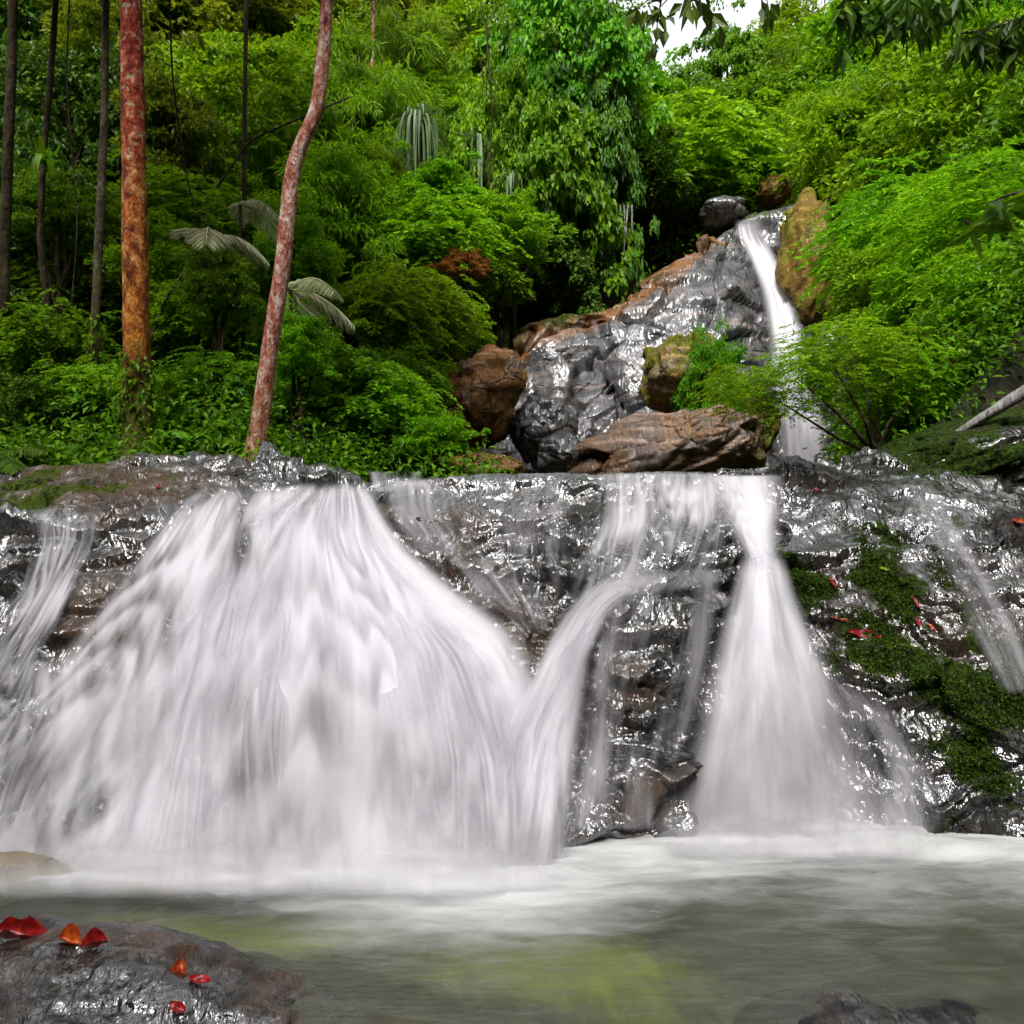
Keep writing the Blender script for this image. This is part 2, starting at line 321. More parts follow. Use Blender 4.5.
def ledge_tail(t):
    Y0 = t[1]; r = [(512 + (CAMZ + .7) * F / (Y0 - .12), Y0 - .12), (WL(Y0), Y0), t[2], t[3], t[4], t[5]]
    Yb = t[5][1] + .5; zb = CAMZ + (512 - t[5][0]) / F * t[5][1] - .35
    r.append((512 - (zb - CAMZ) / Yb * F, Yb)); Yb += .6; zb -= .9
    r.append((512 - (zb - CAMZ) / Yb * F, Yb))
    return r
NC, NR = 900, 430
LPX, LPY, LY = table_grid(T, NC, NR, ledge_tail, bx=14, by=9)
LV = P(LPX, LPY, LY)
# distance lookup over the picture rows for the water sheets
DPX = np.arange(-410, 1440, 2.0); DPY = np.arange(440, 1000, 2.0)
colidx = np.clip(np.searchsorted(LPX[0], DPX), 0, NC - 1)
nface = int(NR * 5.0 / 7)
DM = np.stack([np.interp(DPY, LPY[:nface, c][::-1], LY[:nface, c][::-1]) for c in colidx], 1)
def ledge_depth(px, py):
    x = np.clip((np.asarray(px) - DPX[0]) / 2, 0, len(DPX) - 2); y = np.clip((np.asarray(py) - DPY[0]) / 2, 0, len(DPY) - 2)
    i = x.astype(int); j = y.astype(int); fx = x - i; fy = y - j
    return (DM[j, i] * (1 - fx) + DM[j, i + 1] * fx) * (1 - fy) + (DM[j + 1, i] * (1 - fx) + DM[j + 1, i + 1] * fx) * fy
LN = normals(LV); LN *= np.sign((LN * (np.array([0, 0, CAMZ + 2]) - LV)).sum(-1, keepdims=True).mean())
q = LV + .25 * np.stack([fbm(LV * 1.3, 3, 3), fbm(LV * 1.3, 3, 4), fbm(LV * 1.3, 3, 5)], -1)
f1, e1 = facets(q * np.array([.85, .85, 1.4]), 11); f2, e2 = facets(q * np.array([2.3, 2.3, 3.9]), 23); f3, e3 = facets(q * np.array([6, 6, 10.]), 29)
patch = sstep(-.15, .25, fbm(LV * .8 + 5, 3, 37))
low = fbm(LV * .9, 3, 31)
# horizontal breaks in the bedding
zz = q[..., 2] * 3.2 + .9 * low; stp = (np.floor(zz) + sstep(.55, .95, zz - np.floor(zz)) - zz)
onface = sstep(.0, .12, np.linspace(0, 1, NR))[:, None]
smoothR = sstep(780, 840, LPX)                          # the right-hand boulder is smoother
flat_top = sstep(520, 490, LPY) * sstep(300, 200, LPX)
amp = (1 - .55 * smoothR) * (1 - .6 * flat_top)
crest = 1 - .8 * sstep(330, 380, LPX) * sstep(790, 760, LPX) * sstep(490, 474, LPY)
fl = fbm(np.stack([LV[..., 0] * 7 + .8 * low, LV[..., 1] * 2, LV[..., 2] * 2.2], -1), 4, 43, ridge=True)
d = (.16 * low + amp * (.26 * f1 + .12 * f2 + .07 * patch * f3 + .13 * stp) + .012 * fl + .012 * fbm(LV * 9, 4, 41)) * crest
# the dark gaps between the blocks, the hollow under the chute and the bulge of the centre block
LV2 = LV + LN * d[..., None] * onface[..., None]
def blob(px, py, cx, cy, rx, ry): return np.exp(-(((px - cx) / rx) ** 2 + ((py - cy) / ry) ** 2))
nz = fbm(LV * 2.2, 4, 77)
moss = 1.1 * blob(LPX, LPY, 50, 487, 110, 22) + .45 * blob(LPX, LPY, 460, 560, 40, 60) + .4 * blob(LPX, LPY, 140, 610, 60, 60)
moss += (1.25 * blob(LPX, LPY, 860, 610, 85, 60) + .9 * blob(LPX, LPY, 985, 700, 90, 110) + 1.1 * blob(LPX, LPY, 1000, 455, 110, 35) + .8 * blob(LPX, LPY, 795, 590, 22, 60) + .7 * blob(LPX, LPY, 900, 540, 60, 30))
st = fbm(np.stack([(LV[..., 0] + LV[..., 2]) * 2.4, LV[..., 1] * 2, (LV[..., 2] - LV[..., 0]) * .9], -1), 4, 79)
moss = moss * (.66 + .9 * nz + 1.4 * st)
tint = .9 * blob(LPX, LPY, 100, 620, 60, 70) + .8 * blob(LPX, LPY, 535, 640, 30, 45) + 1.2 * blob(LPX, LPY, 650, 800, 26, 26) + .5 * blob(LPX, LPY, 440, 600, 80, 40) + .55 * blob(LPX, LPY, 900, 620, 160, 100) + .8 * blob(LPX, LPY, 90, 485, 130, 28) + .5 * blob(LPX, LPY, 450, 520, 90, 30) + .5 * blob(LPX, LPY, 620, 700, 40, 60)
fr = gridfaces(NR, NC); split = int(np.searchsorted(LPX[0], 784))
fc = (np.arange(len(fr)) % (NC - 1))
def sub(name, sel, mat):
    f = fr[sel]; u, inv = np.unique(f, return_inverse=True)
    return mesh(name, LV2.reshape(-1, 3)[u], inv.reshape(-1, 4), mat, attrs={'moss': moss.ravel()[u], 'tint': tint.ravel()[u]})
def depthmap(V, x0, x1, y0, y1, st, nrow, k=2):
    W = V[:nrow].reshape(-1, 3); qx = 512 + F * W[:, 0] / W[:, 1]; qy = 512 - F * (W[:, 2] - CAMZ) / W[:, 1]
    nx, ny = int((x1 - x0) / st), int((y1 - y0) / st); i = ((qx - x0) / st).astype(int); j = ((qy - y0) / st).astype(int)
    ok = (i >= 0) & (i < nx) & (j >= 0) & (j < ny); D = np.full((ny, nx), 99.0); np.minimum.at(D, (j[ok], i[ok]), W[ok, 1])
    for c in range(nx):
        m = D[:, c] < 98
        if m.any(): D[:, c] = np.interp(np.arange(ny), np.where(m)[0], D[m, c])
    E = D.copy()
    for a in range(-k, k + 1):
        for b in range(-k, k + 1): E = np.minimum(E, np.roll(np.roll(D, a, 0), b, 1))
    E = blur(blur(E, k + 1, 0), k + 1, 1)
    def look(px, py):
        x = np.clip((np.asarray(px, float) - x0) / st - .5, 0, nx - 1.01); y = np.clip((np.asarray(py, float) - y0) / st - .5, 0, ny - 1.01)
        i = x.astype(int); j = y.astype(int); fx = x - i; fy = y - j
        return (E[j, i] * (1 - fx) + E[j, i + 1] * fx) * (1 - fy) + (E[j + 1, i] * (1 - fx) + E[j + 1, i + 1] * fx) * fy
    return look
ledge_depth = depthmap(LV2, -400, 1420, 452, 900, 4, int(NR * 5.3 / 7), 2)
ledge = struct(obj('rock_ledge', sub('rock_ledge', fc < split, M['ledge'])))
rb = tag(obj('boulder', sub('boulder', fc >= split, M['mossrock'])), 'huge dark wet boulder with green moss at the right of the lower falls', 'boulder')

# ------------------------------------------------------------------ upper cliff
FALLX = lambda py: np.interp(py, [205, 225, 260, 330, 385, 470], [738, 748, 765, 788, 795, 800])
CT = [  # column, base distance, middle (row, dist), top (row, dist)
 (380, 17.3, (468, 17.8), (455, 18.4)), (405, 17.5, (455, 18), (430, 18.8)), (440, 17.8, (430, 18.6), (385, 19.4)), (490, 18, (420, 19.2), (362, 20.2)), (520, 18.2, (410, 19.6), (338, 20.8)),
 (560, 18.4, (405, 19.8), (322, 21.2)), (600, 18.5, (400, 19.8), (303, 21.8)), (640, 18.4, (385, 19.8), (280, 22.4)), (680, 18.4, (365, 20), (252, 23)),
 (720, 18.6, (350, 20.3), (224, 23.6)), (760, 19, (350, 20.8), (214, 24)), (800, 19, (350, 20.6), (206, 24)), (830, 19.2, (380, 20.6), (262, 22.6)), (860, 19.4, (420, 20.5), (330, 21.8)), (910, 19.6, (450, 20.4), (425, 21))]
def cliff_tail(t):
    Y0 = t[1]; r = [(512 - (1.0 - CAMZ) / Y0 * F, Y0), (478, Y0 + .15), t[2], t[3]]
    Yb = t[3][1] + 1.6; zb = CAMZ + (512 - t[3][0]) / F * t[3][1] + .25
    r.append((512 - (zb - CAMZ) / Yb * F, Yb)); Yb += 2.5; r.append((512 - (zb - .8 - CAMZ) / Yb * F, Yb))
    return r
CPX, CPY, CY = table_grid(CT, 420, 300, cliff_tail, bx=8, by=8)
chan = lambda px, py, cx, w: np.exp(-((px - cx) / w) ** 2)
CY = CY + .7 * chan(CPX, CPY, FALLX(CPY), 26) * sstep(200, 235, CPY) + .45 * chan(CPX, CPY, np.interp(CPY, [320, 350, 415], [592, 606, 624]), 9) * sstep(420, 400, CPY) * sstep(300, 330, CPY)
CY -= 1.0 * blob(CPX, CPY, 690, 300, 60, 70) - .5 * blob(CPX, CPY, 530, 390, 16, 60)
CV = P(CPX, CPY, CY); CN = normals(CV); CN *= np.sign((CN * (np.array([0, 0, 6.]) - CV)).sum(-1).mean())
q = CV + .5 * np.stack([fbm(CV * .6, 3, 63), fbm(CV * .6, 3, 64), fbm(CV * .6, 3, 65)], -1)
rot = np.array([[.8, 0, .6], [0, 1, 0], [-.6, 0, .8]]); q = q @ rot.T
f1, e1 = facets(q * np.array([.5, .6, 1.0]), 71); f2, e2 = facets(q * np.array([1.3, 1.3, 2.4]), 83)
d = .35 * fbm(CV * .35, 3, 61) + .36 * f1 + .09 * f2 + .03 * fbm(q * np.array([1, 1, 4]), 4, 88, ridge=True) - .18 * sstep(.10, 0, e1)
CV2 = CV + CN * d[..., None]
nz = fbm(CV * .8, 4, 91)
topline = np.interp(CPX, [c[0] for c in CT], [c[3][0] for c in CT])
ctint = .95 * sstep(34, 6, CPY - topline) * sstep(735, 690, CPX) + 1.3 * sstep(520, 490, CPX + .3 * (CPY - 400)) + 1.0 * blob(CPX, CPY, 806, 225, 18, 30) + .5 * blob(CPX, CPY, 820, 290, 25, 50)
cmoss = .9 * blob(CPX, CPY, 815, 270, 20, 50) + .6 * sstep(20, 0, CPY - topline) + .6 * blob(CPX, CPY, 520, 370, 12, 40)
struct(obj('cliff', mesh('cliff', CV2, gridfaces(300, 420), M['cliff'], attrs={'moss': cmoss * (.7 + .8 * nz), 'tint': ctint * (.8 + .6 * nz)})))
cliff_depth = depthmap(CV2, 420, 900, 205, 500, 3, 185, 2)

# ------------------------------------------------------------------ pool
def baseY(X): return np.interp(X, [-6, -4, -1.9, 0, .7, 1.3, 1.9, 2.6, 3.6, 6], [5.55, 5.55, 5.5, 5.62, 5.95, 6.12, 6.2, 6.2, 6.15, 5.95])
xs = np.linspace(-11, 11, 420); ys = np.concatenate([np.linspace(-13, 1, 40), np.linspace(1.1, 7.6, 330)])
X, Y = np.meshgrid(xs, ys); dist = baseY(X) - Y
wv = np.stack([X * .8, Y * 2.2, 0 * X], -1); n1 = fbm(wv, 4, 101); n2 = fbm(np.stack([X * .5, Y * 1.1, 0 * X + 4], -1), 3, 111)
reach = np.interp(X, [-6, -3.6, -3, -2.4, -1.6, -.7, -.2, .3, 1, 2, 4, 7], [.26, .30, .36, .42, .6, 1.05, 1.35, 1.3, 1.15, 1.15, 1.15, 1.0])
foam = sstep(1.5, -.05, dist / reach + .3 * n1 + .35 * n2)
foam = np.maximum(foam, sstep(.42, .12, dist + .15 * n1)) * (.9 + .25 * n2)
grey = sstep(0, 2.5, X) * sstep(2.4, .5, dist + .4 * n1) * .5
foam = np.clip(np.maximum(foam, grey) * (.92 + .35 * fbm(np.stack([X * .9, Y * 5, 0 * X], -1), 4, 141)), 0, 1) - .12 * sstep(.3, 1.6, X) * sstep(.3, .8, dist)
n3 = fbm(np.stack([X * 3.2, Y * 3.5, 0 * X], -1), 3, 121)
z = .015 * n1 * sstep(2.5, 0.5, dist) + .05 * np.exp(-((dist - .25) / .22) ** 2) * (1 + .9 * n2 + 1.3 * n3) + .05 * np.exp(-((dist - .75) / .2) ** 2) * (.6 + n1)
s = NT('pool_water'); co = s.n('TexCoord').outputs['Object']
mp = s.n('Mapping', {'Vector': co, 'Scale': (1.0, 3.0, 1)}).outputs[0]
a = s.noise(mp, 2.5, 5, .55, .6); b = s.noise(s.n('Mapping', {'Vector': co, 'Scale': (2.0, 7, 1)}).outputs[0], 3.5, 4, .6)
fo = s.rng(s.math('ADD', s.attr('foam'), s.math('MULTIPLY_ADD', a, .42, -.21)), .05, 1.1)
bp = s.n('Bump', {'Strength': .35, 'Distance': .06, 'Height': s.math('ADD', a, s.math('MULTIPLY', b, .6))})
cl = s.n('MixShader', {0: s.rng(a, .3, .7, .30, .6), 1: s.n('BsdfTransparent', {'Color': (.78, .80, .62)}), 2: s.n('BsdfDiffuse', {'Color': s.mix(b, (.05, .054, .040), (.15, .16, .125))})})
fr_ = s.n('Fresnel', {'IOR': 1.33, 'Normal': bp})
cl = s.n('MixShader', {0: fr_, 1: cl, 2: s.n('BsdfGlossy', {'Roughness': .14, 'Normal': bp})})
wf = s.n('BsdfDiffuse', {'Color': (.62, .62, .62), 'Normal': bp})
M['pool'] = s.done(s.n('MixShader', {0: fo, 1: cl, 2: wf}))
struct(obj('water', mesh('water', np.stack([X, Y, z], -1), gridfaces(len(ys), len(xs)), M['pool'], attrs={'foam': foam})))
# river bed with algae-green shallows
xs = np.linspace(-11, 11, 260); ys = np.linspace(-13, 8, 260); X, Y = np.meshgrid(xs, ys)
V = np.stack([X, Y, 0 * X], -1); f1, e1 = facets(V * 1.1 + .3, 131)
gr = 1.15 * np.exp(-((X + 2.0) / 1.5) ** 2 - ((Y - 5.15) / .30) ** 2) + .8 * np.exp(-((X - .25) / .8) ** 2 - ((Y - 4.75) / .40) ** 2) + .4 * np.exp(-((X - 1.2) / .9) ** 2 - ((Y - 4.0) / .5) ** 2)
gr = gr * (1 + .6 * fbm(V * np.array([1.2, 3, 1]), 4, 137))
V[..., 2] = -.20 + .03 * fbm(V * 1.8, 4, 133) - .25 * sstep(4.6, 3.6, Y) - .3 * sstep(4.2, 2, Y)
s = NT('river_bed'); co = s.n('TexCoord').outputs['Object']; a = s.noise(co, 5, 7, .65, .8)
g = s.ramp(a, [(.3, (.02, .018, .012)), (.6, (.075, .06, .035)), (.8, (.12, .085, .04))])
g = s.mix(s.rng(s.math('ADD', s.attr('algae'), s.math('MULTIPLY_ADD', a, .6, -.3)), .2, .8), g, s.mix(a, (.27, .33, .04), (.62, .66, .12)))
M['bed'] = s.done(s.n('BsdfPrincipled', {'Base Color': g, 'Roughness': .8}))
struct(obj('riverbed', mesh('riverbed', V, gridfaces(260, 260), M['bed'], attrs={'algae': gr})))
# the stream between the ledge and the cliff
xs = np.linspace(-2.5, 9, 60); ys = np.linspace(8.95, 20.5, 60); X, Y = np.meshgrid(xs, ys)
s = NT('upper_stream'); co = s.n('TexCoord').outputs['Object']
M['stream'] = s.done(s.n('BsdfPrincipled', {'Base Color': (.05, .055, .04), 'Roughness': .15, 'Normal': s.n('Bump', {'Strength': .4, 'Distance': .1, 'Height': s.noise(co, 3, 4)})}))
struct(obj('stream', mesh('stream', np.stack([X, Y, 0 * X + 2.22 + .02 * fbm(np.stack([X, Y, 0 * X], -1), 3, 9)], -1), gridfaces(60, 60), M['stream'])))

# ------------------------------------------------------------------ waterfalls
def resample(pts, n):
    p = np.array(pts, float); t = np.concatenate([[0], np.cumsum(np.linalg.norm(np.diff(p, axis=0), axis=1))]); t /= t[-1]
    u = np.linspace(0, 1, n); q = np.stack([np.interp(u, t, p[:, k]) for k in range(p.shape[1])], 1)
    return blur(q, max(2, n // 14), 0)
def sheet(L, R, depth, off, dens, nu=90, nv=200, seed=0, mat='fall', bulge=0.0, fade=(.06, .13), edge=.16, bump=.03, lobe=.035, name='waterfall', smoothk=20):
    """water sheet between a left and a right border (pixel column, row), lying a little in front of the rock"""
    l = resample(L, nv); r = resample(R, nv); u = np.linspace(0, 1, nu)[None, :, None]
    wob = .010 * fbm(np.stack([np.linspace(0, 9, nv), np.zeros(nv) + seed, np.zeros(nv)], -1), 3, seed)
    pp = l[:, None] * (1 - u) + r[:, None] * u; px, py = pp[..., 0], pp[..., 1]
    Y = blur(blur(depth(px, py), smoothk * 2, 0), smoothk, 1)
    U = np.broadcast_to(u[..., 0], px.shape); Vv = np.broadcast_to(np.linspace(0, 1, nv)[:, None], px.shape)
    o = np.interp(Vv, np.linspace(0, 1, len(off)), off) if isinstance(off, (list, tuple)) else off
    Y = Y - lobe * fbm(np.stack([U * 5 + seed, Vv * 4, 0 * U], -1), 3, seed + 2) - o - bulge * np.sin(np.pi * U) * np.sin(np.pi * np.clip(Vv, 0, 1)) ** .5
    V = P(px, py, Y)
    wid = np.linalg.norm(V[:, -1] - V[:, 0], axis=-1).mean(); ln = np.linalg.norm(np.diff(V[:, nu // 2], axis=0), axis=-1).sum()
    st = fbm(np.stack([U * wid * 5, Vv * ln * .45, 0 * U + seed], -1), 3, seed + 5)
    V[..., 1] -= bump * st; V[..., 2] += .3 * bump * st
    dn = np.broadcast_to(dens(U, Vv, px, py) if callable(dens) else dens, px.shape)
    e = sstep(0, edge, U) * sstep(1, 1 - edge, U) * sstep(0, fade[0], Vv) * sstep(1, 1 - fade[1] * .5, Vv)
    uv = np.stack([U * wid + seed * 3.7, Vv * ln], -1)
    return mesh(name, V, gridfaces(nv, nu), M[mat], attrs={'dens': dn, 'edge': e}, uv=uv)
def layers(name, label, ms):
    """the densest sheet is the thing, the thinner veils in front of or beside it its children"""
    o = tag(obj(name, ms[0]), label, 'waterfall')
    for m in ms[1:]: obj('water_veil', m, o)
    return o
LL = [(196, 484), (176, 498), (140, 545), (90, 605), (30, 680), (-40, 760), (-110, 830), (-150, 898)]
RR = [(366, 472), (382, 500), (412, 545), (474, 592), (534, 632), (562, 690), (574, 750), (568, 800), (574, 898)]
def scal(U, V, sd, n=5.5):
    """overlapping veils: each one starts white where the water breaks over a ledge and thins out below it"""
    k = V * n * .8 + 1.9 * vnoise(np.stack([U * 7 + sd, V * 1.5, 0 * U], -1), sd) + .5 * vnoise(np.stack([U * 22 + sd, V * 2, 0 * U], -1), sd + 1); f = k - np.floor(k)
    return .36 * (sstep(0, .3, f) * sstep(1, .3, f) - .45) +   .09 * vnoise(np.stack([U * 34 + sd, V * 3, 0 * U], -1), sd + 7)
gap = lambda px, py: .42 * fbm(np.stack([px / 13, py / 170, 0 * px], -1), 3, 71) - .1 * sstep(180, 40, px) - .85 * blob(px, py, 327, 700, 12, 80) - .8 * blob(px, py, 240, 545, 14, 40) - .55 * blob(px, py, 250, 790, 30, 45) - .5 * blob(px, py, 60, 800, 70, 60) - .4 * blob(px, py, 440, 690, 20, 50) - .35 * blob(px, py, 400, 780, 20, 60)
d1 = lambda U, V, px, py: .62 + .62 * sstep(.05, .42, U) + .2 * V + gap(px, py) * .9 - .25 * sstep(.1, 0, V) + scal(U, V, 3)
d2 = lambda U, V, px, py: .48 + .5 * sstep(.25, .55, U) + gap(px, py) * .7 + scal(U, V, 8)
layers('waterfall', 'wide white veil of water spreading down the left half of the ledge', [
    sheet(LL, RR, ledge_depth, [.05, .10, .16, .14, .10], d1, 220, 300, 3, bulge=.10, edge=.10, bump=.05),
    sheet([(300, 478), (235, 515), (150, 620), (50, 760), (-20, 898)], [(360, 478), (392, 545), (495, 640), (555, 740), (568, 898)], ledge_depth, [.08, .2, .26, .24, .16], d2, 180, 280, 8, bulge=.12, edge=.2, bump=.06),
    sheet([(330, 560), (350, 640), (360, 740), (370, 898)], [(440, 600), (510, 660), (550, 760), (560, 898)], ledge_depth, [.2, .32, .36, .26], lambda U, V, px, py: .6 + scal(U, V, 12, 4), 110, 200, 12, bulge=.10, edge=.3, fade=(.3, .13), bump=.06),
    sheet([(230, 520), (190, 600), (150, 720), (110, 898)], [(320, 520), (310, 620), (305, 740), (320, 898)], ledge_depth, [.16, .26, .32, .24], lambda U, V, px, py: .5 + scal(U, V, 14, 4), 110, 200, 14, bulge=.08, edge=.3, fade=(.3, .13), bump=.06)])
layers('waterfall', 'narrow chute of white water sliding diagonally left round the dark centre rock', [
    sheet([(690, 530), (630, 555), (580, 580), (545, 630), (520, 680), (470, 760), (430, 898)], [(705, 566), (655, 588), (616, 615), (596, 650), (592, 700), (590, 770), (588, 898)], ledge_depth, [.08, .14, .2, .26, .25, .18], lambda U, V, px, py: .45 + .6 * sstep(.15, .5, V) - .25 * sstep(.7, 1, U) + .7 * scal(U, V, 21), 80, 220, 21, bulge=.06, edge=.38, fade=(.4, .13)),
    sheet([(590, 600), (555, 650), (525, 720), (490, 898)], [(615, 606), (590, 660), (570, 740), (560, 898)], ledge_depth, [.16, .3, .36, .26], .75, 60, 200, 22, bulge=.08, edge=.35, fade=(.15, .13))])
fan_depth = lambda px, py: np.interp(py, [470, 545, 560, 640, 740, 840], [8.35, 7.85, 7.45, 6.85, 6.45, 6.22]) + 0 * px
layers('waterfall', 'fan-shaped white waterfall dropping between the centre rock and the mossy boulder', [
    sheet([(740, 540), (726, 590), (704, 650), (682, 720), (658, 790), (645, 862)], [(784, 540), (800, 590), (832, 650), (868, 720), (906, 790), (930, 862)], fan_depth, 0.0, lambda U, V, px, py: .85 + .3 * np.sin(np.pi * U) - .25 * V, 110, 200, 31, bulge=.22, edge=.3, fade=(.12, .13), bump=.03),
    sheet([(746, 556), (728, 640), (694, 740), (670, 862)], [(780, 556), (806, 640), (856, 740), (892, 862)], fan_depth, .12, lambda U, V, px, py:   .5 + .6 * sstep(.6, 0, V), 90, 180, 33, bulge=.25, edge=.4, fade=(.1, .13)),
    sheet([(682, 472), (705, 510), (724, 535), (741, 556), (738, 590)], [(795, 472), (794, 500), (787, 525), (783, 556), (787, 590)], lambda px, py: np.minimum(ledge_depth(px, py), fan_depth(px, py) + .15), [.04, .1, .14, .1], lambda U, V, px, py: .3 + .6 * np.exp(-((U - .55) / .3) ** 2) + .4 * V + .5 * scal(U, V, 35, 3), 90, 110, 35, edge=.42, fade=(.05, .2))])
def film(label, L, R, off=.07, dens=.25, seed=0, nu=60, nv=110, **k):
    return tag(obj('water_film', sheet(L, R, ledge_depth, off, dens, nu, nv, seed, 'film', name='water_film', **k)), label, 'water film')
film('thin sheet of water sliding over the ledge lip above the centre rock', [(590, 470), (588, 520), (570, 570), (560, 610)], [(735, 470), (735, 520), (725, 560), (700, 590)], .08, lambda U, V, px, py: .34 + .4 * blob(px, py, 625, 500, 25, 60) + .35 * blob(px, py, 690, 500, 30, 50) + .6 * scal(U, V, 41, 3), 41, 120, 130, fade=(.05, .2))
film('thin streaks of water running down the front of the dark centre rock', [(590, 575), (580, 660), (575, 760), (560, 840)], [(730, 560), (718, 660), (690, 760), (690, 836)], .07, lambda U, V, px, py: .24 + .45 * sstep(600, 560, py) + .30 * blob(px, py, 700, 640, 22, 70) + .2 * blob(px, py, 580, 770, 30, 60) - .4 * blob(px, py, 650, 690, 30, 90), 43, 120, 150)
film('broken film of water over the grey rocks between the left veil and the chute', [(372, 474), (380, 520), (440, 580), (520, 640)], [(585, 474), (580, 520), (570, 575), (560, 630)], .05, lambda U, V, px, py: .16 + .3 * scal(U, V, 45, 4) + .3 * blob(px, py, 480, 590, 14, 20) + .35 * blob(px, py, 400, 480, 30, 10), 45, 120, 120)
film('small white drips falling from the straight lip of the ledge', [(366, 471), (368, 480), (372, 494)], [(424, 471), (424, 480), (422, 490)], .06, .3, 47, 60, 40, fade=(.05, .3))
film('small stepped trickle of water down the rocks at the far left edge', [(20, 500), (30, 540), (15, 590), (-30, 640), (-60, 690)], [(110, 500), (100, 540), (75, 590), (60, 625), (20, 690)], .08, lambda U, V, px, py: .42 + .3 * blob(px, py, 50, 600, 40, 40) + scal(U, V, 49, 3), 49, 70, 110, fade=(.15, .1))
film('thin veil of water spreading over the low rocks at bottom left', [(-60, 640), (-80, 720), (-110, 800), (-130, 866)], [(130, 640), (110, 700), (70, 780), (40, 866)], .09, lambda U, V, px, py: .42 + .15 * V + scal(U, V, 51, 3), 51, 120, 150, fade=(.2, .05))
film('thin water washing over the flat slab left of the main veil', [(130, 470), (150, 500), (150, 560)], [(285, 474), (262, 500), (215, 545)], .05, lambda U, V, px, py: .34, 53, 80, 80, fade=(.2, .2))
film('pinkish streak of water running down over the mossy boulder at right', [(892, 462), (905, 510), (935, 570), (965, 630), (1000, 700)], [(925, 462), (955, 510), (990, 570), (1030, 640), (1050, 700)], .05, lambda U, V, px, py: .26 + .15 * V, 55, 60, 140, fade=(.2, .15), edge=.35)
film('grey veil of water at the foot of the mossy boulder beside the fan fall', [(808, 660), (835, 710), (862, 780), (876, 838)], [(840, 655), (900, 700), (945, 770), (960, 836)], .06, lambda U, V, px, py: .45 - .3 * U, 57, 80, 120, fade=(.3, .13), edge=.35)
# spray where the falls land
def spray(label, x0, x1, top, bot, depth, dn, seed):
    return tag(obj('spray', sheet([(x0, top), (x0, bot)], [(x1, top), (x1, bot)], depth, 0.0, dn, 160, 40, seed, 'spray', edge=.18, fade=(.85, .4), bump=.04, lobe=.04, name='spray')), label, 'spray')
lb = lambda dy: (lambda px, py: ledge_depth(px, np.minimum(py, 872)) - dy - .004 * np.maximum(py - 872, 0))
spray('low white spray along the foot of the wide left veil', -120, 620, 775, 905, lb(.68), lambda U, V, px, py: .75 * sstep(.0, .9, V) - .1, 81)
spray('low white spray where the fan-shaped fall hits the pool', 640, 950, 748, 868, lambda px, py: fan_depth(px, py) - .58, lambda U, V, px, py: .75 * sstep(.0, .9, V) - .1, 85)
# the far waterfall on the upper cliff
layers('waterfall', 'slender white waterfall pouring down the upper grey cliff behind', [
    sheet([(730, 216), (731, 228), (742, 250), (757, 290), (764, 335), (766, 385), (778, 420), (780, 482)], [(772, 207), (764, 228), (778, 250), (794, 290), (806, 332), (818, 385), (830, 420), (836, 482)], cliff_depth, [.05, .15, .2, .3, .4, .5], lambda U, V, px, py: 1.1 - .3 * sstep(.55, 1, V), 60, 200, 61, 'upfall', edge=.4, bump=.08),
    sheet([(752, 375), (766, 400), (772, 482)], [(800, 370), (836, 410), (842, 482)], cliff_depth, [.6, .9, .8], .55, 50, 90, 63, 'upfall', edge=.4, bump=.12, fade=(.3, .04))])
def cfilm(label, L, R, dens, seed, off=.25):
    return tag(obj('water_film', sheet(L, R, cliff_depth, min(off, .12), dens, 24, 90, seed, 'upfall', name='water_film', edge=.5, lobe=.0)), label, 'water film')
cfilm('thin white rivulet in the crack down the middle of the upper cliff', [(588, 318), (598, 350), (612, 385), (618, 418)], [(598, 316), (606, 350), (618, 385), (626, 418)], .05, 65)
cfilm('small double rivulet falling beside the brown rock left of the upper cliff', [(504, 372), (508, 400), (514, 440), (524, 478)], [(520, 372), (524, 400), (532, 440), (544, 478)], .4, 67, .4)
cfilm('faint white stream down the left grey slab of the upper cliff', [(570, 325), (572, 350), (578, 385)], [(586, 322), (586, 350), (592, 385)], .1, 69)

# ------------------------------------------------------------------ boulders
def ico(sub):
    import bmesh
    bm = bmesh.new(); bmesh.ops.create_icosphere(bm, subdivisions=sub, radius=1); bm.verts.ensure_lookup_table()
    V = np.array([v.co[:] for v in bm.verts]); Fc = np.array([[v.index for v in f.verts] for f in bm.faces]); bm.free(); return V, Fc
ICO = {k: ico(k) for k in (4, 5, 6)}
def boulder(label, px, py, Y, w, h, dp, mat, seed, sub=5, moss=0., tint=0., tilt=0., rough=1.0, name='boulder', cat='boulder'):
    V, Fc = ICO[sub]; sc = np.array([w / 2 / F * Y, dp, h / 2 / F * Y]); c, s_ = math.cos(tilt), math.sin(tilt)
    f1, e1 = facets(V * 1.6 + seed * 3.1, seed); f2, e2 = facets(V * 4.5 + seed, seed + 40)
    d = .20 * fbm(V * 1.2 + seed, 3, seed) + rough * (.20 * f1 + .06 * f2 - .05 * sstep(.12, 0, e1)) + .03 * fbm(V * 6, 3, seed + 2)
    V2 = V * (1 + d)[:, None] * sc
    V2 = np.stack([V2[:, 0] * c - V2[:, 2] * s_, V2[:, 1], V2[:, 0] * s_ + V2[:, 2] * c], -1)
    n = fbm(V * 2.5 + seed, 3, seed + 9); up = V[:, 2]
    o = obj(name, mesh(name, V2, Fc, M[mat], attrs={'moss': moss * (.5 + .6 * up + n), 'tint': tint * (.8 + .7 * n) + 0 * up}), None, tuple(float(v) for v in P(px, py, Y)))
    return tag(o, label, cat)
boulder('long wet dark rock with red leaves on it in the near left corner', 50, 1086, 4.0, 640, 240, .85, 'fore', 5, 6, moss=.0, tint=.38, tilt=-.06, rough=.7)
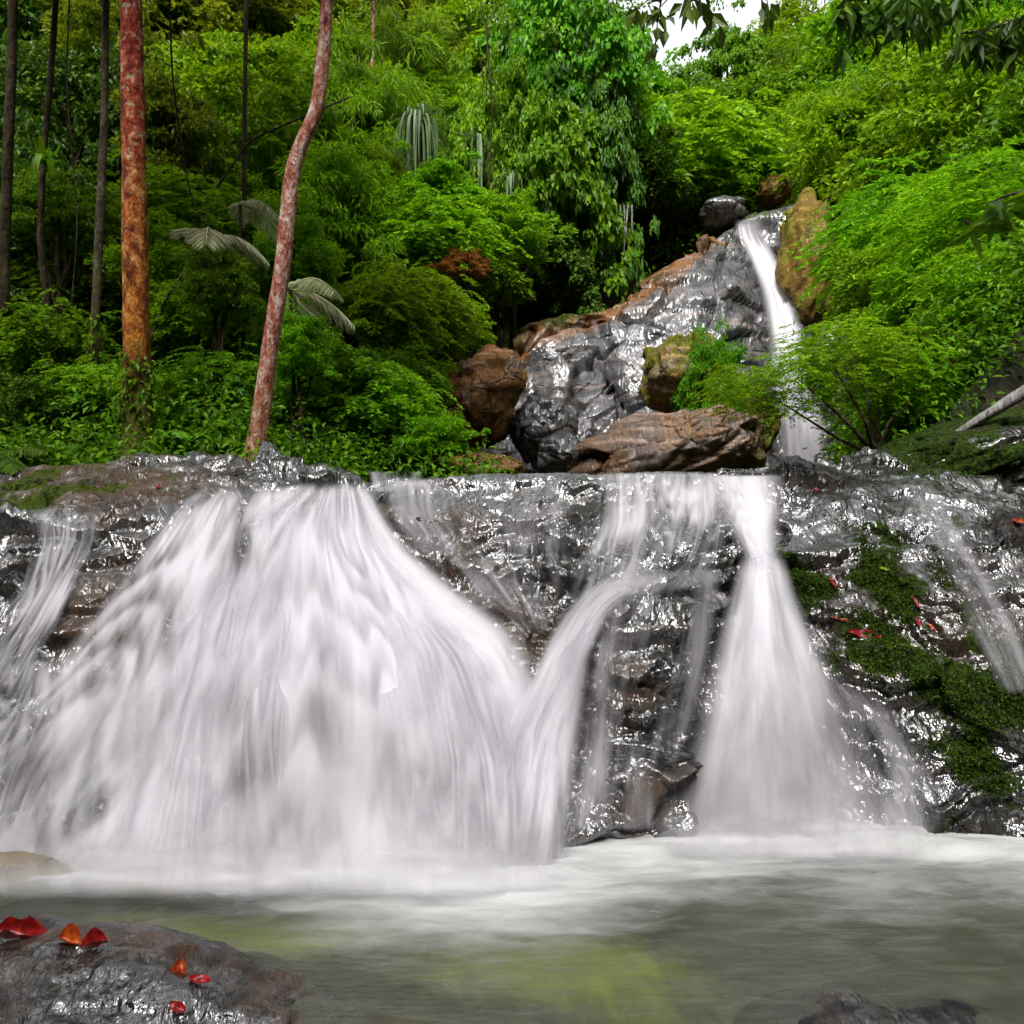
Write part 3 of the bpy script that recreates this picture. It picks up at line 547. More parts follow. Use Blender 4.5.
boulder('low dark wet rock poking out of the pool at the bottom right', 885, 1070, 3.9, 320, 104, .5, 'fore', 9, 6, rough=.5)
boulder('olive wet rock awash at the left edge of the pool under the veil', 5, 880, 5.5, 140, 42, .3, 'yelrock', 13, 5, moss=.3, tint=.4, rough=.4)
boulder('large sloping red brown boulder at the foot of the upper cliff', 650, 462, 16.8, 214, 84, 1.6, 'redrock', 17, 6, moss=.25, tint=.35, tilt=.28)
boulder('yellow mossy boulder standing on the red brown one below the cliff', 684, 376, 18.2, 92, 84, 1.0, 'yelrock', 21, 5, moss=.7, tint=.5, tilt=.2)
boulder('grey rounded rock between the two thin rivulets of the cliff', 545, 432, 17.6, 62, 74, .8, 'cliff', 25, 5)
boulder('small dark rock in the splash at the foot of the rivulets', 566, 456, 16.6, 60, 46, .6, 'cliff', 27, 5)
boulder('tall rust brown rock leaning at the left side of the upper cliff', 476, 402, 17.4, 92, 104, 1.0, 'redrock', 29, 5, tint=1.0, moss=.1, tilt=-.4)
boulder('low orange brown rock behind the ledge lip beside the bushes', 470, 470, 13.5, 110, 34, .7, 'redrock', 33, 5, tint=1.1, rough=.6)
boulder('small orange brown rock at the left end of the straight lip', 420, 472, 12.8, 60, 30, .5, 'redrock', 35, 5, tint=1.0, moss=.2, rough=.6)
boulder('brown mossy crag topped with orange at the right of the upper waterfall', 808, 268, 22.0, 52, 132, 1.2, 'yelrock', 37, 5, moss=.5, tint=.8, rough=1.2)
boulder('orange stone sitting above the top of the upper waterfall', 774, 192, 25.5, 34, 30, .6, 'yelrock', 39, 4, tint=1.3)
boulder('grey stone at the left of the upper waterfall lip', 722, 214, 25.0, 50, 30, .8, 'cliff', 41, 4)
boulder('grey mossy rock at the foot of the upper waterfall', 742, 432, 17.5, 60, 90, .9, 'yelrock', 43, 5, moss=.9, tint=-.5)
boulder('broad mossy bank rock under the grey log at the right edge', 985, 452, 9.6, 230, 80, 1.0, 'mossrock', 45, 6, moss=1.4, tint=.3, tilt=.28, rough=.6)

# ------------------------------------------------------------------ vegetation builders
def leaf_mesh(name, pos, tipd, nrm, ln, wd, mat, fold=.25):
    """one folded leaf (4 corners, 2 faces) per point"""
    N = len(pos); t = tipd / (np.linalg.norm(tipd, axis=1, keepdims=True) + 1e-9)
    sd = np.cross(t, nrm); sd /= np.linalg.norm(sd, axis=1, keepdims=True) + 1e-9; up = np.cross(sd, t)
    ln = np.broadcast_to(ln, (N,))[:, None]; wd = np.broadcast_to(wd, (N,))[:, None]
    b = pos; e = pos + t * ln - up * ln * .12; m = pos + t * ln * .45
    l = m + sd * wd * .5 + up * wd * fold; r = m - sd * wd * .5 + up * wd * fold
    V = np.stack([b, l, e, r], 1).reshape(-1, 3); i = np.arange(N)[:, None] * 4
    Fc = np.concatenate([i + [0, 2, 1], i + [0, 3, 2]], 1).reshape(-1, 3)
    return mesh(name, V, Fc, mat, smooth=False)
def tufts(name, V, N, wgt, count, ln, mat, seed):
    g = np.random.default_rng(seed); w_ = np.clip(wgt, 0, None).ravel(); ix = g.choice(len(w_), count, p=w_ / w_.sum()); n = N.reshape(-1, 3)[ix]
    pos = V.reshape(-1, 3)[ix] + g.normal(size=(count, 3)) * .012; tip = n * .5 + g.normal(size=(count, 3)) * .7 + np.array([0, -.1, -.3])
    return leaf_mesh(name, pos, tip, n + .4 * g.normal(size=(count, 3)), ln * (.5 + g.random(count)), ln * .45, mat, .2)
def rdir(n, g): v = g.normal(size=(n, 3)); return v / np.linalg.norm(v, axis=1, keepdims=True)
def clumps(n, g, shape=(1, 1, 1), rmin=.55, bottom=-.5):
    v = rdir(n * 3, g); v = v[v[:, 2] > bottom][:n]; r = rmin + (1 - rmin) * g.random(len(v)) ** .5
    r *= np.where(g.random(len(v)) < .14, 1.18 + .25 * g.random(len(v)), 1); return v * r[:, None] * np.array(shape)
def crown_leaves(kind, seed, nclump, per, ll, lw, crad, shape=(1, 1, 1), flat=.7, droop=.4, updir=.8, bottom=-.5, rmin=.45):
    """unit crown: leaf clumps spread through an uneven ellipsoid"""
    g = np.random.default_rng(seed); C = clumps(nclump, g, shape, rmin, bottom); C *= (1 + .6 * vnoise(C * 1.7 + seed, seed))[:, None]
    cr = crad * (.45 + 1.0 * g.random(len(C)))
    d = rdir(len(C) * per, g).reshape(len(C), per, 3); d[..., 2] = np.where(d[..., 2] < -.25, -d[..., 2] * .6, d[..., 2])
    rr = (.55 + .45 * g.random((len(C), per)))[..., None]
    pos = C[:, None] + d * rr * cr[:, None, None] * np.array([1, 1, flat])
    out = d + C[:, None] * .6; tip = out * np.array([1, 1, .5]) + np.array([0, 0, -droop]) + .5 * g.normal(size=d.shape)
    nr = np.array([0, 0, updir]) + d * .8 + .35 * g.normal(size=d.shape)
    n = len(C) * per
    return pos.reshape(n, 3), tip.reshape(n, 3), nr.reshape(n, 3), ll * (.7 + .6 * g.random(n)), lw * (.7 + .6 * g.random(n)), C
def spray_leaves(seed, nspray, ll, lw, slen, shape, nlf=22, flat=True, droop=.25, bottom=-.4, rmin=.3):
    """crown of flat sprays: a twig with two ranks of leaflets, as on young rain-forest trees and bamboo"""
    g = np.random.default_rng(seed); C = clumps(nspray, g, shape, rmin, bottom); n = len(C)
    a = np.arctan2(C[:, 1], C[:, 0]) + g.normal(size=n) * .9; dz = g.normal(size=n) * .2
    D = np.stack([np.cos(a), np.sin(a), dz], -1); sl = slen * (.6 + .8 * g.random(n)); t = np.linspace(.08, 1, nlf)[None, :, None]
    base = C[:, None] + D[:, None] * sl[:, None, None] * t + np.array([0, 0, -1]) * (t ** 2) * sl[:, None, None] * droop * (.5 + g.random((n, 1, 1)))
    S = np.cross(D, [0, 0, 1]); S /= np.linalg.norm(S, axis=1, keepdims=True); sg = np.where(np.arange(nlf) % 2, 1, -1)[None, :, None]
    tip = S[:, None] * sg + D[:, None] * .7 + np.array([0, 0, -.25]) + .25 * g.normal(size=base.shape)
    nr = np.array([0, 0, 1]) + .35 * g.normal(size=base.shape); N = n * nlf
    return base.reshape(N, 3), tip.reshape(N, 3), nr.reshape(N, 3), ll * (.7 + .6 * g.random(N)), lw * (.7 + .6 * g.random(N)), C
def tube(pts, rad, ns=9, seed=0, rough=.06, mossf=None, mat=None, name='trunk'):
    p = np.array(pts, float); n = len(p); d = np.gradient(p, axis=0); d /= np.linalg.norm(d, axis=1, keepdims=True) + 1e-9
    ref = np.where(np.abs(d[:, 2:3]) > .9, np.array([[0, 1., 0]]), np.array([[0, 0, 1.]])); a = np.cross(d, ref); a /= np.linalg.norm(a, axis=1, keepdims=True); b = np.cross(d, a)
    th = np.linspace(0, 2 * np.pi, ns, endpoint=False); ring = np.cos(th)[None, :, None] * a[:, None] + np.sin(th)[None, :, None] * b[:, None]
    r = np.broadcast_to(rad, (n,))[:, None, None] * (1 + rough * fbm(ring * 1.5 + p[:, None] * 1.5 + seed, 3, seed))[..., None]
    V = (p[:, None] + ring * r).reshape(-1, 3); i = np.arange(n * ns).reshape(n, ns); j = np.roll(i, -1, 1)
    Fc = np.stack([i[:-1], j[:-1], j[1:], i[1:]], -1).reshape(-1, 4)
    return V, Fc
def tubes_mesh(name, tl, mat, moss=None):
    Vs, Fs, o = [], [], 0
    for V, Fc in tl: Vs.append(V); Fs.append(Fc + o); o += len(V)
    V = np.concatenate(Vs); m = moss(V) if moss else np.zeros(len(V))
    return mesh(name, V, np.concatenate(Fs), mat, attrs={'moss': m})
def curve(pts, n):
    p = np.array(pts, float); t = np.linspace(0, 1, len(p)); u = np.linspace(0, 1, n)
    return blur(np.stack([np.interp(u, t, p[:, k]) for k in range(3)], 1), max(1, min(3, n // 10)), 0)

# unit crowns (radius about 1), shared by the copies of a kind
CR = {}
def proto(key, fn, *a, **k):
    pos, tip, nr, l, w_, C = fn(*a, **k); CR[key] = (pos, tip, nr, l, w_, C)
proto('broad', crown_leaves, 'b', 1, 190, 80, .10, .055, .26, flat=.75, bottom=-.85)
proto('broad2', crown_leaves, 'b', 2, 160, 90, .115, .06, .30, (1, 1, 1.1), flat=.6, rmin=.35, bottom=-.85)
proto('vine', crown_leaves, 'v', 3, 330, 70, .085, .065, .17, (1, 1, 1), flat=1.3, droop=1.3, updir=.15, bottom=-.95, rmin=.75)
proto('feather', crown_leaves, 'f', 4, 170, 110, .17, .022, .26, (1, 1, 1.1), flat=.8, droop=1.1, updir=.5, bottom=-.9)
proto('layer', spray_leaves, 5, 640, .12, .062, .36, (1, 1, .95), nlf=16, droop=.6, bottom=-.85)
proto('sapling', spray_leaves, 6, 560, .085, .045, .34, (1, .9, .7), nlf=18, droop=.45)
proto('loose', spray_leaves, 16, 300, .085, .05, .36, (1, .9, .95), nlf=15, droop=.4, bottom=-.9)
proto('pinnate', spray_leaves, 7, 330, .13, .03, .62, (1, 1, .9), nlf=30, droop=.55)
proto('shrub', crown_leaves, 's', 8, 80, 75, .15, .07, .32, (1, 1, .8), flat=.8, bottom=-.2)
proto('small', crown_leaves, 's', 9, 150, 95, .08, .045, .22, (1, 1, .85), flat=.6, bottom=-.4)
CM = {}
def crown_mesh(key, matk):
    if (key, matk) not in CM:
        pos, tip, nr, l, w_, C = CR[key]; CM[(key, matk)] = leaf_mesh('crown', pos, tip, nr, l, w_, M[matk])
    return CM[(key, matk)]
pr = random.Random(3)
def plant(name, cat, key, matk, px, py, Y, w, h, label, group=None, trunk=None, bark='darkbark', limbs=5):
    """px, py: middle of the crown in the photograph; Y: distance; w, h: crown size in photograph pixels"""
    grow = 1.0 if Y > 40 else 1.18 if Y > 15 else 1.05; h = max(h, .85 * w); c = P(px, py, Y); rx, rz = w * grow / 2 / F * Y, h * grow / 2 / F * Y; gz = float(ground(c[0], Y))
    dx = pr.uniform(-.25, .25) * rx; foot = np.array([c[0] + dx, Y, min(gz, c[2] - .6 * rz) - .1])
    root = thing(name, label, cat, foot, group)
    cr = obj('crown', crown_mesh(key, matk), root, tuple(c - foot)); cr.scale = (rx, max(rx * .8, .3), rz); cr.rotation_euler = (0, 0, pr.uniform(0, 6.28))
    R = trunk or max(.03, .05 * rx + .012 * (c[2] - foot[2])); L = c - foot
    main = curve([(0, 0, 0), tuple(L * .35 + [.12 * rx, 0, 0]), tuple(L * .8 - [.08 * rx, 0, 0]), tuple(L + [0, 0, .55 * rz])], 14)
    tl = [tube(main, np.linspace(R, R * .25, 14), 8, int(px))]
    C = CR[key][5]; a = cr.rotation_euler.z
    for q in range(limbs):
        t = C[(q * 37 + int(px)) % len(C)] * .85; t = np.array([t[0] * math.cos(a) - t[1] * math.sin(a), t[0] * math.sin(a) + t[1] * math.cos(a), t[2]]) * np.array(cr.scale[:]) + L
        s0 = main[6 + q % 5]; tl.append(tube(curve([s0, (s0 + t) / 2 + [0, 0, .1 * rz], t], 7), np.linspace(R * .45, R * .1, 7), 5, q))
    obj('trunk', tubes_mesh('trunk', tl, M[bark]), root)
    return root

mw = np.clip(moss - .30 + .8 * fbm(LV * 5, 3, 55), 0, 1.2) ** 1.5 * (LPX > 784)
struct(obj('moss', tufts('moss', LV2, LN, mw, 27000, .034, M['moss'], 5)), 'stuff')
# ------------------------------------------------------------------ trees on the slopes
T_ = 'tree'
PL = [
 # skyline, far
 ('broadleaf_tree', T_, 'broad', 'dark', 40, 40, 30, 190, 190, 'dark crown in the top left corner behind the bird nest fern'),
 ('broadleaf_tree', T_, 'broad2', 'olive', 205, 50, 30, 170, 170, 'olive tree crown at the top between the two reddish trunks'),
 ('broadleaf_tree', T_, 'broad', 'yellow', 290, 30, 32, 110, 130, 'shaded olive crown just left of the crooked trunk top'),
 ('feathery_tree', T_, 'feather', 'yellow', 365, 45, 36, 130, 140, 'yellow-green feathery tree right of the crooked trunk top'),
 ('feathery_tree', T_, 'feather', 'yellow', 437, 52, 38, 110, 130, 'brightest yellow-green feathery tree on the skyline left of the vine tower'),
 ('broadleaf_tree', T_, 'broad', 'bright', 500, 60, 34, 110, 140, 'bright green crown leaning on the left of the vine tower'),
 ('broadleaf_tree', T_, 'broad2', 'mid', 632, 112, 44, 90, 90, 'green skyline tree just right of the vine tower below the sky'),
 ('broadleaf_tree', T_, 'small', 'bright', 685, 112, 46, 80, 70, 'small round skyline tree under the left part of the sky gap'),
 ('draped_tree', T_, 'vine', 'mid', 728, 88, 36, 66, 90, 'dark creeper-draped tree standing above the upper waterfall'),
 ('broadleaf_tree', T_, 'broad', 'bright', 786, 62, 44, 90, 80, 'bright skyline tree right of the creeper-draped one'),
 ('feathery_tree', T_, 'feather', 'bright', 838, 98, 36, 110, 110, 'bright feathery tree under the right end of the sky gap'),
 ('broadleaf_tree', T_, 'broad2', 'mid', 905, 60, 32, 150, 140, 'green crown high on the right slope below the hanging dark leaves'),
 ('broadleaf_tree', T_, 'broad', 'mid', 1000, 70, 28, 170, 170, 'large crown in the top right corner of the slope'),
 # middle distance, centre
 ('vine_covered_tree', T_, 'vine', 'mid', 560, 95, 25.5, 120, 190, 'tall tree smothered in vines, the green tower at top centre'),
 ('vine_covered_tree', T_, 'vine', 'mid', 535, 215, 24.5, 130, 200, 'lower vine-smothered tree in front of the green tower'),
 ('vine_covered_tree', T_, 'vine', 'dark', 592, 170, 24.2, 70, 190, 'dark vine curtain on the shaded right flank of the green tower'),
 ('vine_covered_tree', T_, 'vine', 'dark', 548, 275, 24.0, 100, 70, 'dark hanging thicket at the foot of the green tower above the cliff'),
 ('spreading_tree', T_, 'layer', 'bright', 680, 162, 27, 130, 84, 'bright spreading tree overhanging the dark hollow left of the upper fall'),
 ('spreading_tree', T_, 'layer', 'mid', 625, 148, 30, 90, 90, 'green layered tree between the vine tower and the spreading tree'),
 ('shrub', 'shrub', 'shrub', 'dark', 640, 205, 25.6, 90, 40, 'dark bush hanging over the hollow below the spreading tree'),
 ('broadleaf_tree', T_, 'broad', 'mid', 775, 140, 31, 100, 100, 'mid green crown behind and above the orange stone'),
 ('broadleaf_tree', T_, 'small', 'mid', 745, 185, 27, 60, 50, 'small leafy crown at the left of the orange stone'),
 ('feathery_tree', T_, 'feather', 'bright', 832, 158, 27.5, 100, 100, 'bright drooping feathery tree just right of the orange stone'),
 ('broadleaf_tree', T_, 'broad2', 'bright', 875, 150, 25, 120, 130, 'bright crown halfway up the right slope'),
 ('broadleaf_tree', T_, 'broad', 'dark', 872, 235, 23.5, 80, 100, 'dark shaded tree beside the mossy crag right of the upper fall'),
 ('broadleaf_tree', T_, 'broad', 'bright', 950, 150, 20, 140, 150, 'big bright crown on the right slope under the hanging leaves'),
 ('pinnate_tree', T_, 'pinnate', 'bright', 920, 240, 18, 130, 130, 'bright tree with long drooping feather leaves in the middle of the right slope'),
 ('pinnate_tree', T_, 'pinnate', 'bright', 985, 230, 14, 170, 150, 'near tree with glossy rows of leaflets at the right edge'),
 ('broadleaf_tree', T_, 'broad2', 'mid', 1030, 170, 16, 110, 140, 'green crown cut by the right edge above the glossy leaflets'),
 ('shrub', 'shrub', 'shrub', 'mid', 880, 322, 19, 70, 70, 'leafy bush on the slope right of the mossy crag'),
 ('shrub', 'shrub', 'shrub', 'bright', 930, 330, 14, 120, 90, 'bright bush above the delicate sapling on the right slope'),
 ('shrub', 'shrub', 'small', 'bright', 1000, 330, 11.5, 130, 110, 'large bright bush at the right edge above the grey log'),
 ('shrub', 'shrub', 'shrub', 'mid', 965, 385, 11.5, 120, 80, 'green bush directly behind the grey log'),
 # centre left
 ('spreading_tree', T_, 'layer', 'bright', 455, 130, 29, 90, 90, 'bright layered tree above the hanging strap leaves'),
 ('broadleaf_tree', T_, 'broad', 'mid', 480, 205, 25, 90, 90, 'green crown between the strap-leaved plants and the vine tower'),
 ('feathery_tree', T_, 'feather', 'bright', 355, 140, 25, 120, 130, 'green feathery tree right of the bend in the crooked trunk'),
 ('feathery_tree', T_, 'feather', 'bright', 345, 240, 20, 120, 110, 'bright drooping tree right of the crooked trunk at mid height'),
 ('spreading_tree', T_, 'layer', 'bright', 435, 245, 20, 100, 60, 'flat-topped bright young tree below the strap-leaved plants'),
 ('spreading_tree', T_, 'layer', 'bright', 410, 310, 17, 90, 60, 'thin-stemmed young tree with tiers of bright leaves left of the upper cliff'),
 ('spreading_tree', T_, 'layer', 'bright', 375, 330, 16, 110, 90, 'green tiered young tree near the palm frond right of the crooked trunk'),
 ('shrub', 'shrub', 'shrub', 'mid', 478, 292, 20.5, 70, 50, 'green bush below the rust-coloured dead leaves'),
 ('shrub', 'shrub', 'small', 'mid', 395, 395, 14.5, 90, 80, 'leafy bush left of the rust brown leaning rock'),
 ('shrub', 'shrub', 'layer', 'bright', 370, 410, 12.8, 120, 90, 'bright low bush behind the start of the straight lip'),
 ('shrub', 'shrub', 'small', 'mid', 310, 430, 12.2, 110, 90, 'dark bush right of the crooked trunk foot'),
 ('shrub', 'shrub', 'shrub', 'bright', 432, 450, 12.2, 60, 40, 'small bright bush between the low orange brown rocks'),
 ('shrub', 'shrub', 'small', 'bright', 448, 434, 14.0, 40, 40, 'small bright tuft at the foot of the rust brown leaning rock'),
 ('shrub', 'shrub', 'small', 'mid', 712, 400, 17.0, 50, 110, 'bright green creeper bush between the yellow boulder and the waterfall foot'),
 # left forest
 ('broadleaf_tree', T_, 'broad', 'bright', 225, 145, 22, 140, 140, 'bright crown between the two reddish trunks at upper height'),
 ('broadleaf_tree', T_, 'broad2', 'olive', 165, 150, 19, 90, 120, 'olive tree just right of the straight red trunk'),
 ('broadleaf_tree', T_, 'broad', 'dark', 70, 150, 20, 130, 150, 'dark shaded tree behind the bird nest fern'),
 ('broadleaf_tree', T_, 'broad2', 'dark', 20, 240, 16, 130, 150, 'darkest tree at the left edge under the bird nest fern'),
 ('spreading_tree', T_, 'layer', 'bright', 195, 235, 18, 120, 100, 'green layered tree behind the drooping pale frond'),
 ('spreading_tree', T_, 'layer', 'mid', 90, 300, 16, 120, 110, 'green layered tree left of the straight red trunk'),
 ('spreading_tree', T_, 'sapling', 'bright', 200, 330, 15, 120, 100, 'young bright tree between the trunk feet'),
 ('shrub', 'shrub', 'layer', 'mid', 45, 360, 13, 130, 100, 'bright low bush at the far left behind the thin trunks'),
 ('shrub', 'shrub', 'sapling', 'bright', 105, 395, 12, 110, 90, 'feathery bright bush left of the straight red trunk foot'),
 ('shrub', 'shrub', 'sapling', 'mid', 225, 385, 12.5, 110, 90, 'fine-leaved bush left of the crooked trunk above the palm-like fern'),
 ('shrub', 'shrub', 'small', 'dark', 30, 430, 11.5, 110, 70, 'dark low bush in the bottom left of the forest'),
 ('shrub', 'shrub', 'sapling', 'mid', 290, 350, 13.5, 80, 110, 'fine-leaved green bush touching the right of the crooked trunk'),
 ('shrub', 'shrub', 'small', 'rust', 466, 270, 19.0, 36, 30, 'rust-coloured clump of dead leaves above the cliff left end'),
 ('shrub', 'shrub', 'small', 'rust', 946, 377, 11.0, 22, 26, 'small orange dead clump in the bush above the grey log'),
 # filling the slopes between
 ('broadleaf_tree', T_, 'broad', 'bright', 300, 115, 27, 110, 110, 'bright crown directly left of the upper part of the crooked trunk'),
 ('broadleaf_tree', T_, 'small', 'bright', 390, 205, 22, 80, 70, 'bright small-leaved crown just below left of the big strap mop'),
 ('broadleaf_tree', T_, 'broad2', 'bright', 440, 200, 21.0, 70, 60, 'bright crown covering the stem of the big strap mop'),
 ('feathery_tree', T_, 'feather', 'bright', 400, 95, 31, 90, 110, 'bright feathery tree above and behind the big strap mop'),
 ('shrub', 'shrub', 'broad', 'bright', 500, 235, 21.0, 70, 60, 'bright bush in front of the white strap tuft left of the vine tower'),
 ('shrub', 'shrub', 'broad2', 'mid', 345, 385, 12.6, 80, 80, 'green bush below the pale frond right of the crooked trunk'),
 ('shrub', 'shrub', 'broad', 'bright', 295, 265, 15.5, 80, 80, 'bright bush behind the lower bend of the crooked trunk'),
 ('shrub', 'shrub', 'small', 'mid', 240, 300, 14.5, 90, 90, 'green bush below the drooping pale frond, left of the crooked trunk'),
 ('shrub', 'shrub', 'broad', 'mid', 165, 420, 11.8, 60, 70, 'green bush directly right of the straight trunk foot'),
 ('shrub', 'shrub', 'small', 'mid', 60, 220, 14.5, 90, 80, 'half-lit leafy mass below the bird nest fern'),
 ('broadleaf_tree', T_, 'small', 'olive', 105, 60, 24, 90, 120, 'olive small-leaved tree between the thin pale tree and the straight trunk at the top'),
 ('shrub', 'shrub', 'broad', 'bright', 170, 270, 15, 80, 80, 'bright bush right of the straight trunk at mid height'),
 ('vine_covered_tree', T_, 'vine', 'bright', 500, 160, 24.2, 70, 150, 'bright vine curtain on the left flank of the green tower'),
 ('broadleaf_tree', T_, 'broad', 'bright', 560, 22, 27, 90, 70, 'bright rounded top of the green tower against the sky'),
 ('shrub', 'shrub', 'broad', 'bright', 448, 330, 18.2, 60, 50, 'bright bush hanging above the rust brown leaning rock'),
 ('broadleaf_tree', T_, 'small', 'bright', 710, 200, 26.5, 60, 40, 'small bright bush at the left of the upper waterfall lip'),
 ('shrub', 'shrub', 'broad', 'bright', 905, 300, 16, 100, 80, 'bright bush in the hollow between the crag and the glossy leaflets'),
 ('broadleaf_tree', T_, 'broad2', 'bright', 880, 180, 24, 90, 80, 'bright crown right above the dark tree beside the crag'),
 ('broadleaf_tree', T_, 'small', 'bright', 965, 95, 24, 120, 110, 'bright small-leaved crown near the top right'),
 ('pinnate_tree', T_, 'pinnate', 'bright', 1010, 280, 11.5, 120, 70, 'near spray of long glossy leaflets hanging in at the right edge'),
 ('shrub', 'shrub', 'broad', 'mid', 218, 292, 12.3, 60, 70, 'green bush covering the stem of the palm between the trunks'),
 ('shrub', 'shrub', 'broad2', 'bright', 300, 345, 11.3, 56, 60, 'bright bush covering the stem of the palm right of the crooked trunk'),
 ('shrub', 'shrub', 'sapling', 'bright', 920, 420, 11.0, 80, 60, 'low bright bush between the sapling and the grey log'),
]
for p in PL: plant(*p)

# sapling on the mossy boulder, in front of the upper waterfall foot: its own forked stems
def sapling():
    Y = 10.2; foot = P(875, 452, Y); root = thing('sapling', 'delicate green sapling growing from the mossy boulder in front of the upper waterfall foot', 'sapling', foot)
    tl = []
    for k, (x1, y1, x2, y2) in enumerate([(868, 400, 850, 350), (880, 405, 905, 345), (850, 425, 800, 380), (840, 440, 770, 395), (890, 420, 925, 390), (865, 420, 830, 360)]):
        a = [P(875, 455, Y), P(x1, y1, Y - .2 * (k % 3)), P(x2, y2, Y - .4 * (k % 3) + .3)]
        tl.append(tube(curve(a, 12) - foot, np.linspace(.035, .008, 12), 6, k))
    obj('trunk', tubes_mesh('trunk', tl, M['bark']), root)
    for px, py, dy, w, h in ((855, 365, 0, 130, 90), (915, 380, .3, 100, 100), (795, 385, -.3, 90, 80), (742, 390, -.2, 80, 60), (835, 345, .4, 110, 60)):
        c = obj('crown', crown_mesh('loose', 'bright'), root, tuple(P(px, py, Y + dy) - foot)); r = w / 2 / F * Y; c.scale = (r, r * .8, h / 2 / F * Y); c.rotation_euler = (0, 0, px)
sapling()

# ------------------------------------------------------------------ tall trunks of the left bank
def tall_tree(name, label, path, Y, w0, w1, bark, mossf, seed, crown=None, ns=20, climb=None):
    pts = np.array([P(x, y, Y) for x, y in path]); foot = pts[0].copy(); root = thing(name, label, 'tree', foot)
    c = blur(curve(pts - foot, 90), 5, 0); c[0] = 0; t = np.linspace(0, 1, 90); rad = (w0 + (w1 - w0) * np.minimum(1, t * 1.05)) / 2 / F * Y; rad *= 1 + .8 * np.exp(-t * 30)
    tl = [tube(c, rad, ns, seed, .16)]
    top = c[-1]
    for q in range(4):
        a = q * 1.7 + seed; e = top + np.array([math.cos(a) * 1.6, math.sin(a) * 1.6, 1.6]); tl.append(tube(curve([top - [0, 0, .5], (top + e) / 2, e], 8), np.linspace(rad[-1] * .6, .02, 8), 7, q))
    obj('trunk', tubes_mesh('trunk', tl, M[bark], lambda V: mossf(V)), root)
    cr = obj('crown', crown_mesh('broad2', crown or 'dark'), root, tuple(top + [0, 0, 2.2])); cr.scale = (1.7, 1.7, 1.3)
    if climb:
        g = np.random.default_rng(seed); n = climb[2]; k = g.integers(int(climb[0] * 90), int(climb[1] * 90), n); a = g.uniform(0, 6.28, n); o_ = np.stack([np.cos(a), np.sin(a), 0 * a], -1)
        pos = c[k] + o_ * (rad[k] * (1 + .5 * g.random(n) ** 2))[:, None] + g.normal(size=(n, 3)) * .04
        obj('foliage', leaf_mesh('foliage', pos, o_ * .6 + np.array([0, 0, -.8]) + .4 * g.normal(size=(n, 3)), o_ + [0, 0, .5], .11 * (.6 + .8 * g.random(n)), .055, M['mid']), root)
    return root
mz = lambda h0, h1: (lambda V: 1.0 * sstep(h1, h0, V[:, 2]))
tall_tree('straight_tree', 'straight tall tree with red and orange lichen bark on the left bank', [(139, 464), (138, 400), (136, 300), (134, 200), (133, 100), (131, -40), (130, -140)], 10.6, 29, 18, 'redbark', mz(.4, 2.6), 3, climb=(.13, .25, 260))
tall_tree('crooked_tree', 'crooked tree with pinkish flaking bark and an S-bend', [(253, 470), (259, 430), (266, 380), (272, 330), (282, 270), (287, 220), (291, 172), (302, 140), (317, 112), (322, 70), (326, 20), (330, -60), (332, -130)], 10.0, 18, 11.5, 'pinkbark', mz(-.2, .5), 5, climb=(.0, .06, 60))
tall_tree('thin_tree', 'thin pale mossy tree left of the straight red trunk', [(92, 466), (93, 380), (96, 300), (101, 200), (105, 100), (106, -30), (107, -120)], 12.0, 10, 6, 'bark', mz(.5, 5), 7, ns=10, climb=(.05, .3, 160))
tall_tree('dark_tree', 'dark trunk cut by the far left edge', [(2, 460), (3, 350), (6, 200), (12, 60), (14, -60), (15, -150)], 12.5, 11, 8, 'darkbark', mz(0, 1), 9, ns=12)
tall_tree('dark_tree', 'thin dark leaning trunk carrying the bird nest fern', [(75, 440), (50, 330), (40, 240), (43, 160), (52, 60), (60, -60), (62, -130)], 13.5, 7, 5, 'darkbark', mz(0, 1), 11, ns=10)
tall_tree('pale_tree', 'slim pale trunk far behind, right of the crooked tree', [(372, 300), (371, 200), (371, 110), (373, 40), (374, -20)], 26, 5, 3, 'pinkbark', mz(0, 1), 13, 'yellow', ns=8)
tall_tree('dark_tree', 'slim dark trunk in the gloom between the two reddish trees', [(248, 420), (246, 300), (244, 150), (246, 20), (247, -60)], 17, 6, 4, 'darkbark', mz(0, 1), 15, ns=8)

# ------------------------------------------------------------------ palms, strap-leaved plants, ferns
def frond_arrays(base, az, el, ln, droop, nl, ll, lw, g):
    t = np.linspace(0, 1, nl); D = np.array([math.cos(az), math.sin(az), 0]); up = np.array([0, 0, 1.])
    c = base + D * ln * (np.cos(el) * t[:, None]) + up * ln * (math.sin(el) * t - droop * t ** 2)[:, None]
    tg = np.gradient(c, axis=0); tg /= np.linalg.norm(tg, axis=1, keepdims=True); S = np.cross(tg, up); S /= np.linalg.norm(S, axis=1, keepdims=True) + 1e-9
    pos, tip, nr, L = [], [], [], []
    for sg in (-1, 1):
        pos.append(c[1:]); tip.append(S[1:] * sg + tg[1:] * .55 + np.array([0, 0, -.45]) + .06 * g.normal(size=c[1:].shape)); nr.append(np.cross(S[1:], tg[1:]) + up * .6)
        L.append(ll * np.sin(np.pi * (.12 + .8 * t[1:])) ** .7)
    return c, np.concatenate(pos), np.concatenate(tip), np.concatenate(nr), np.concatenate(L)
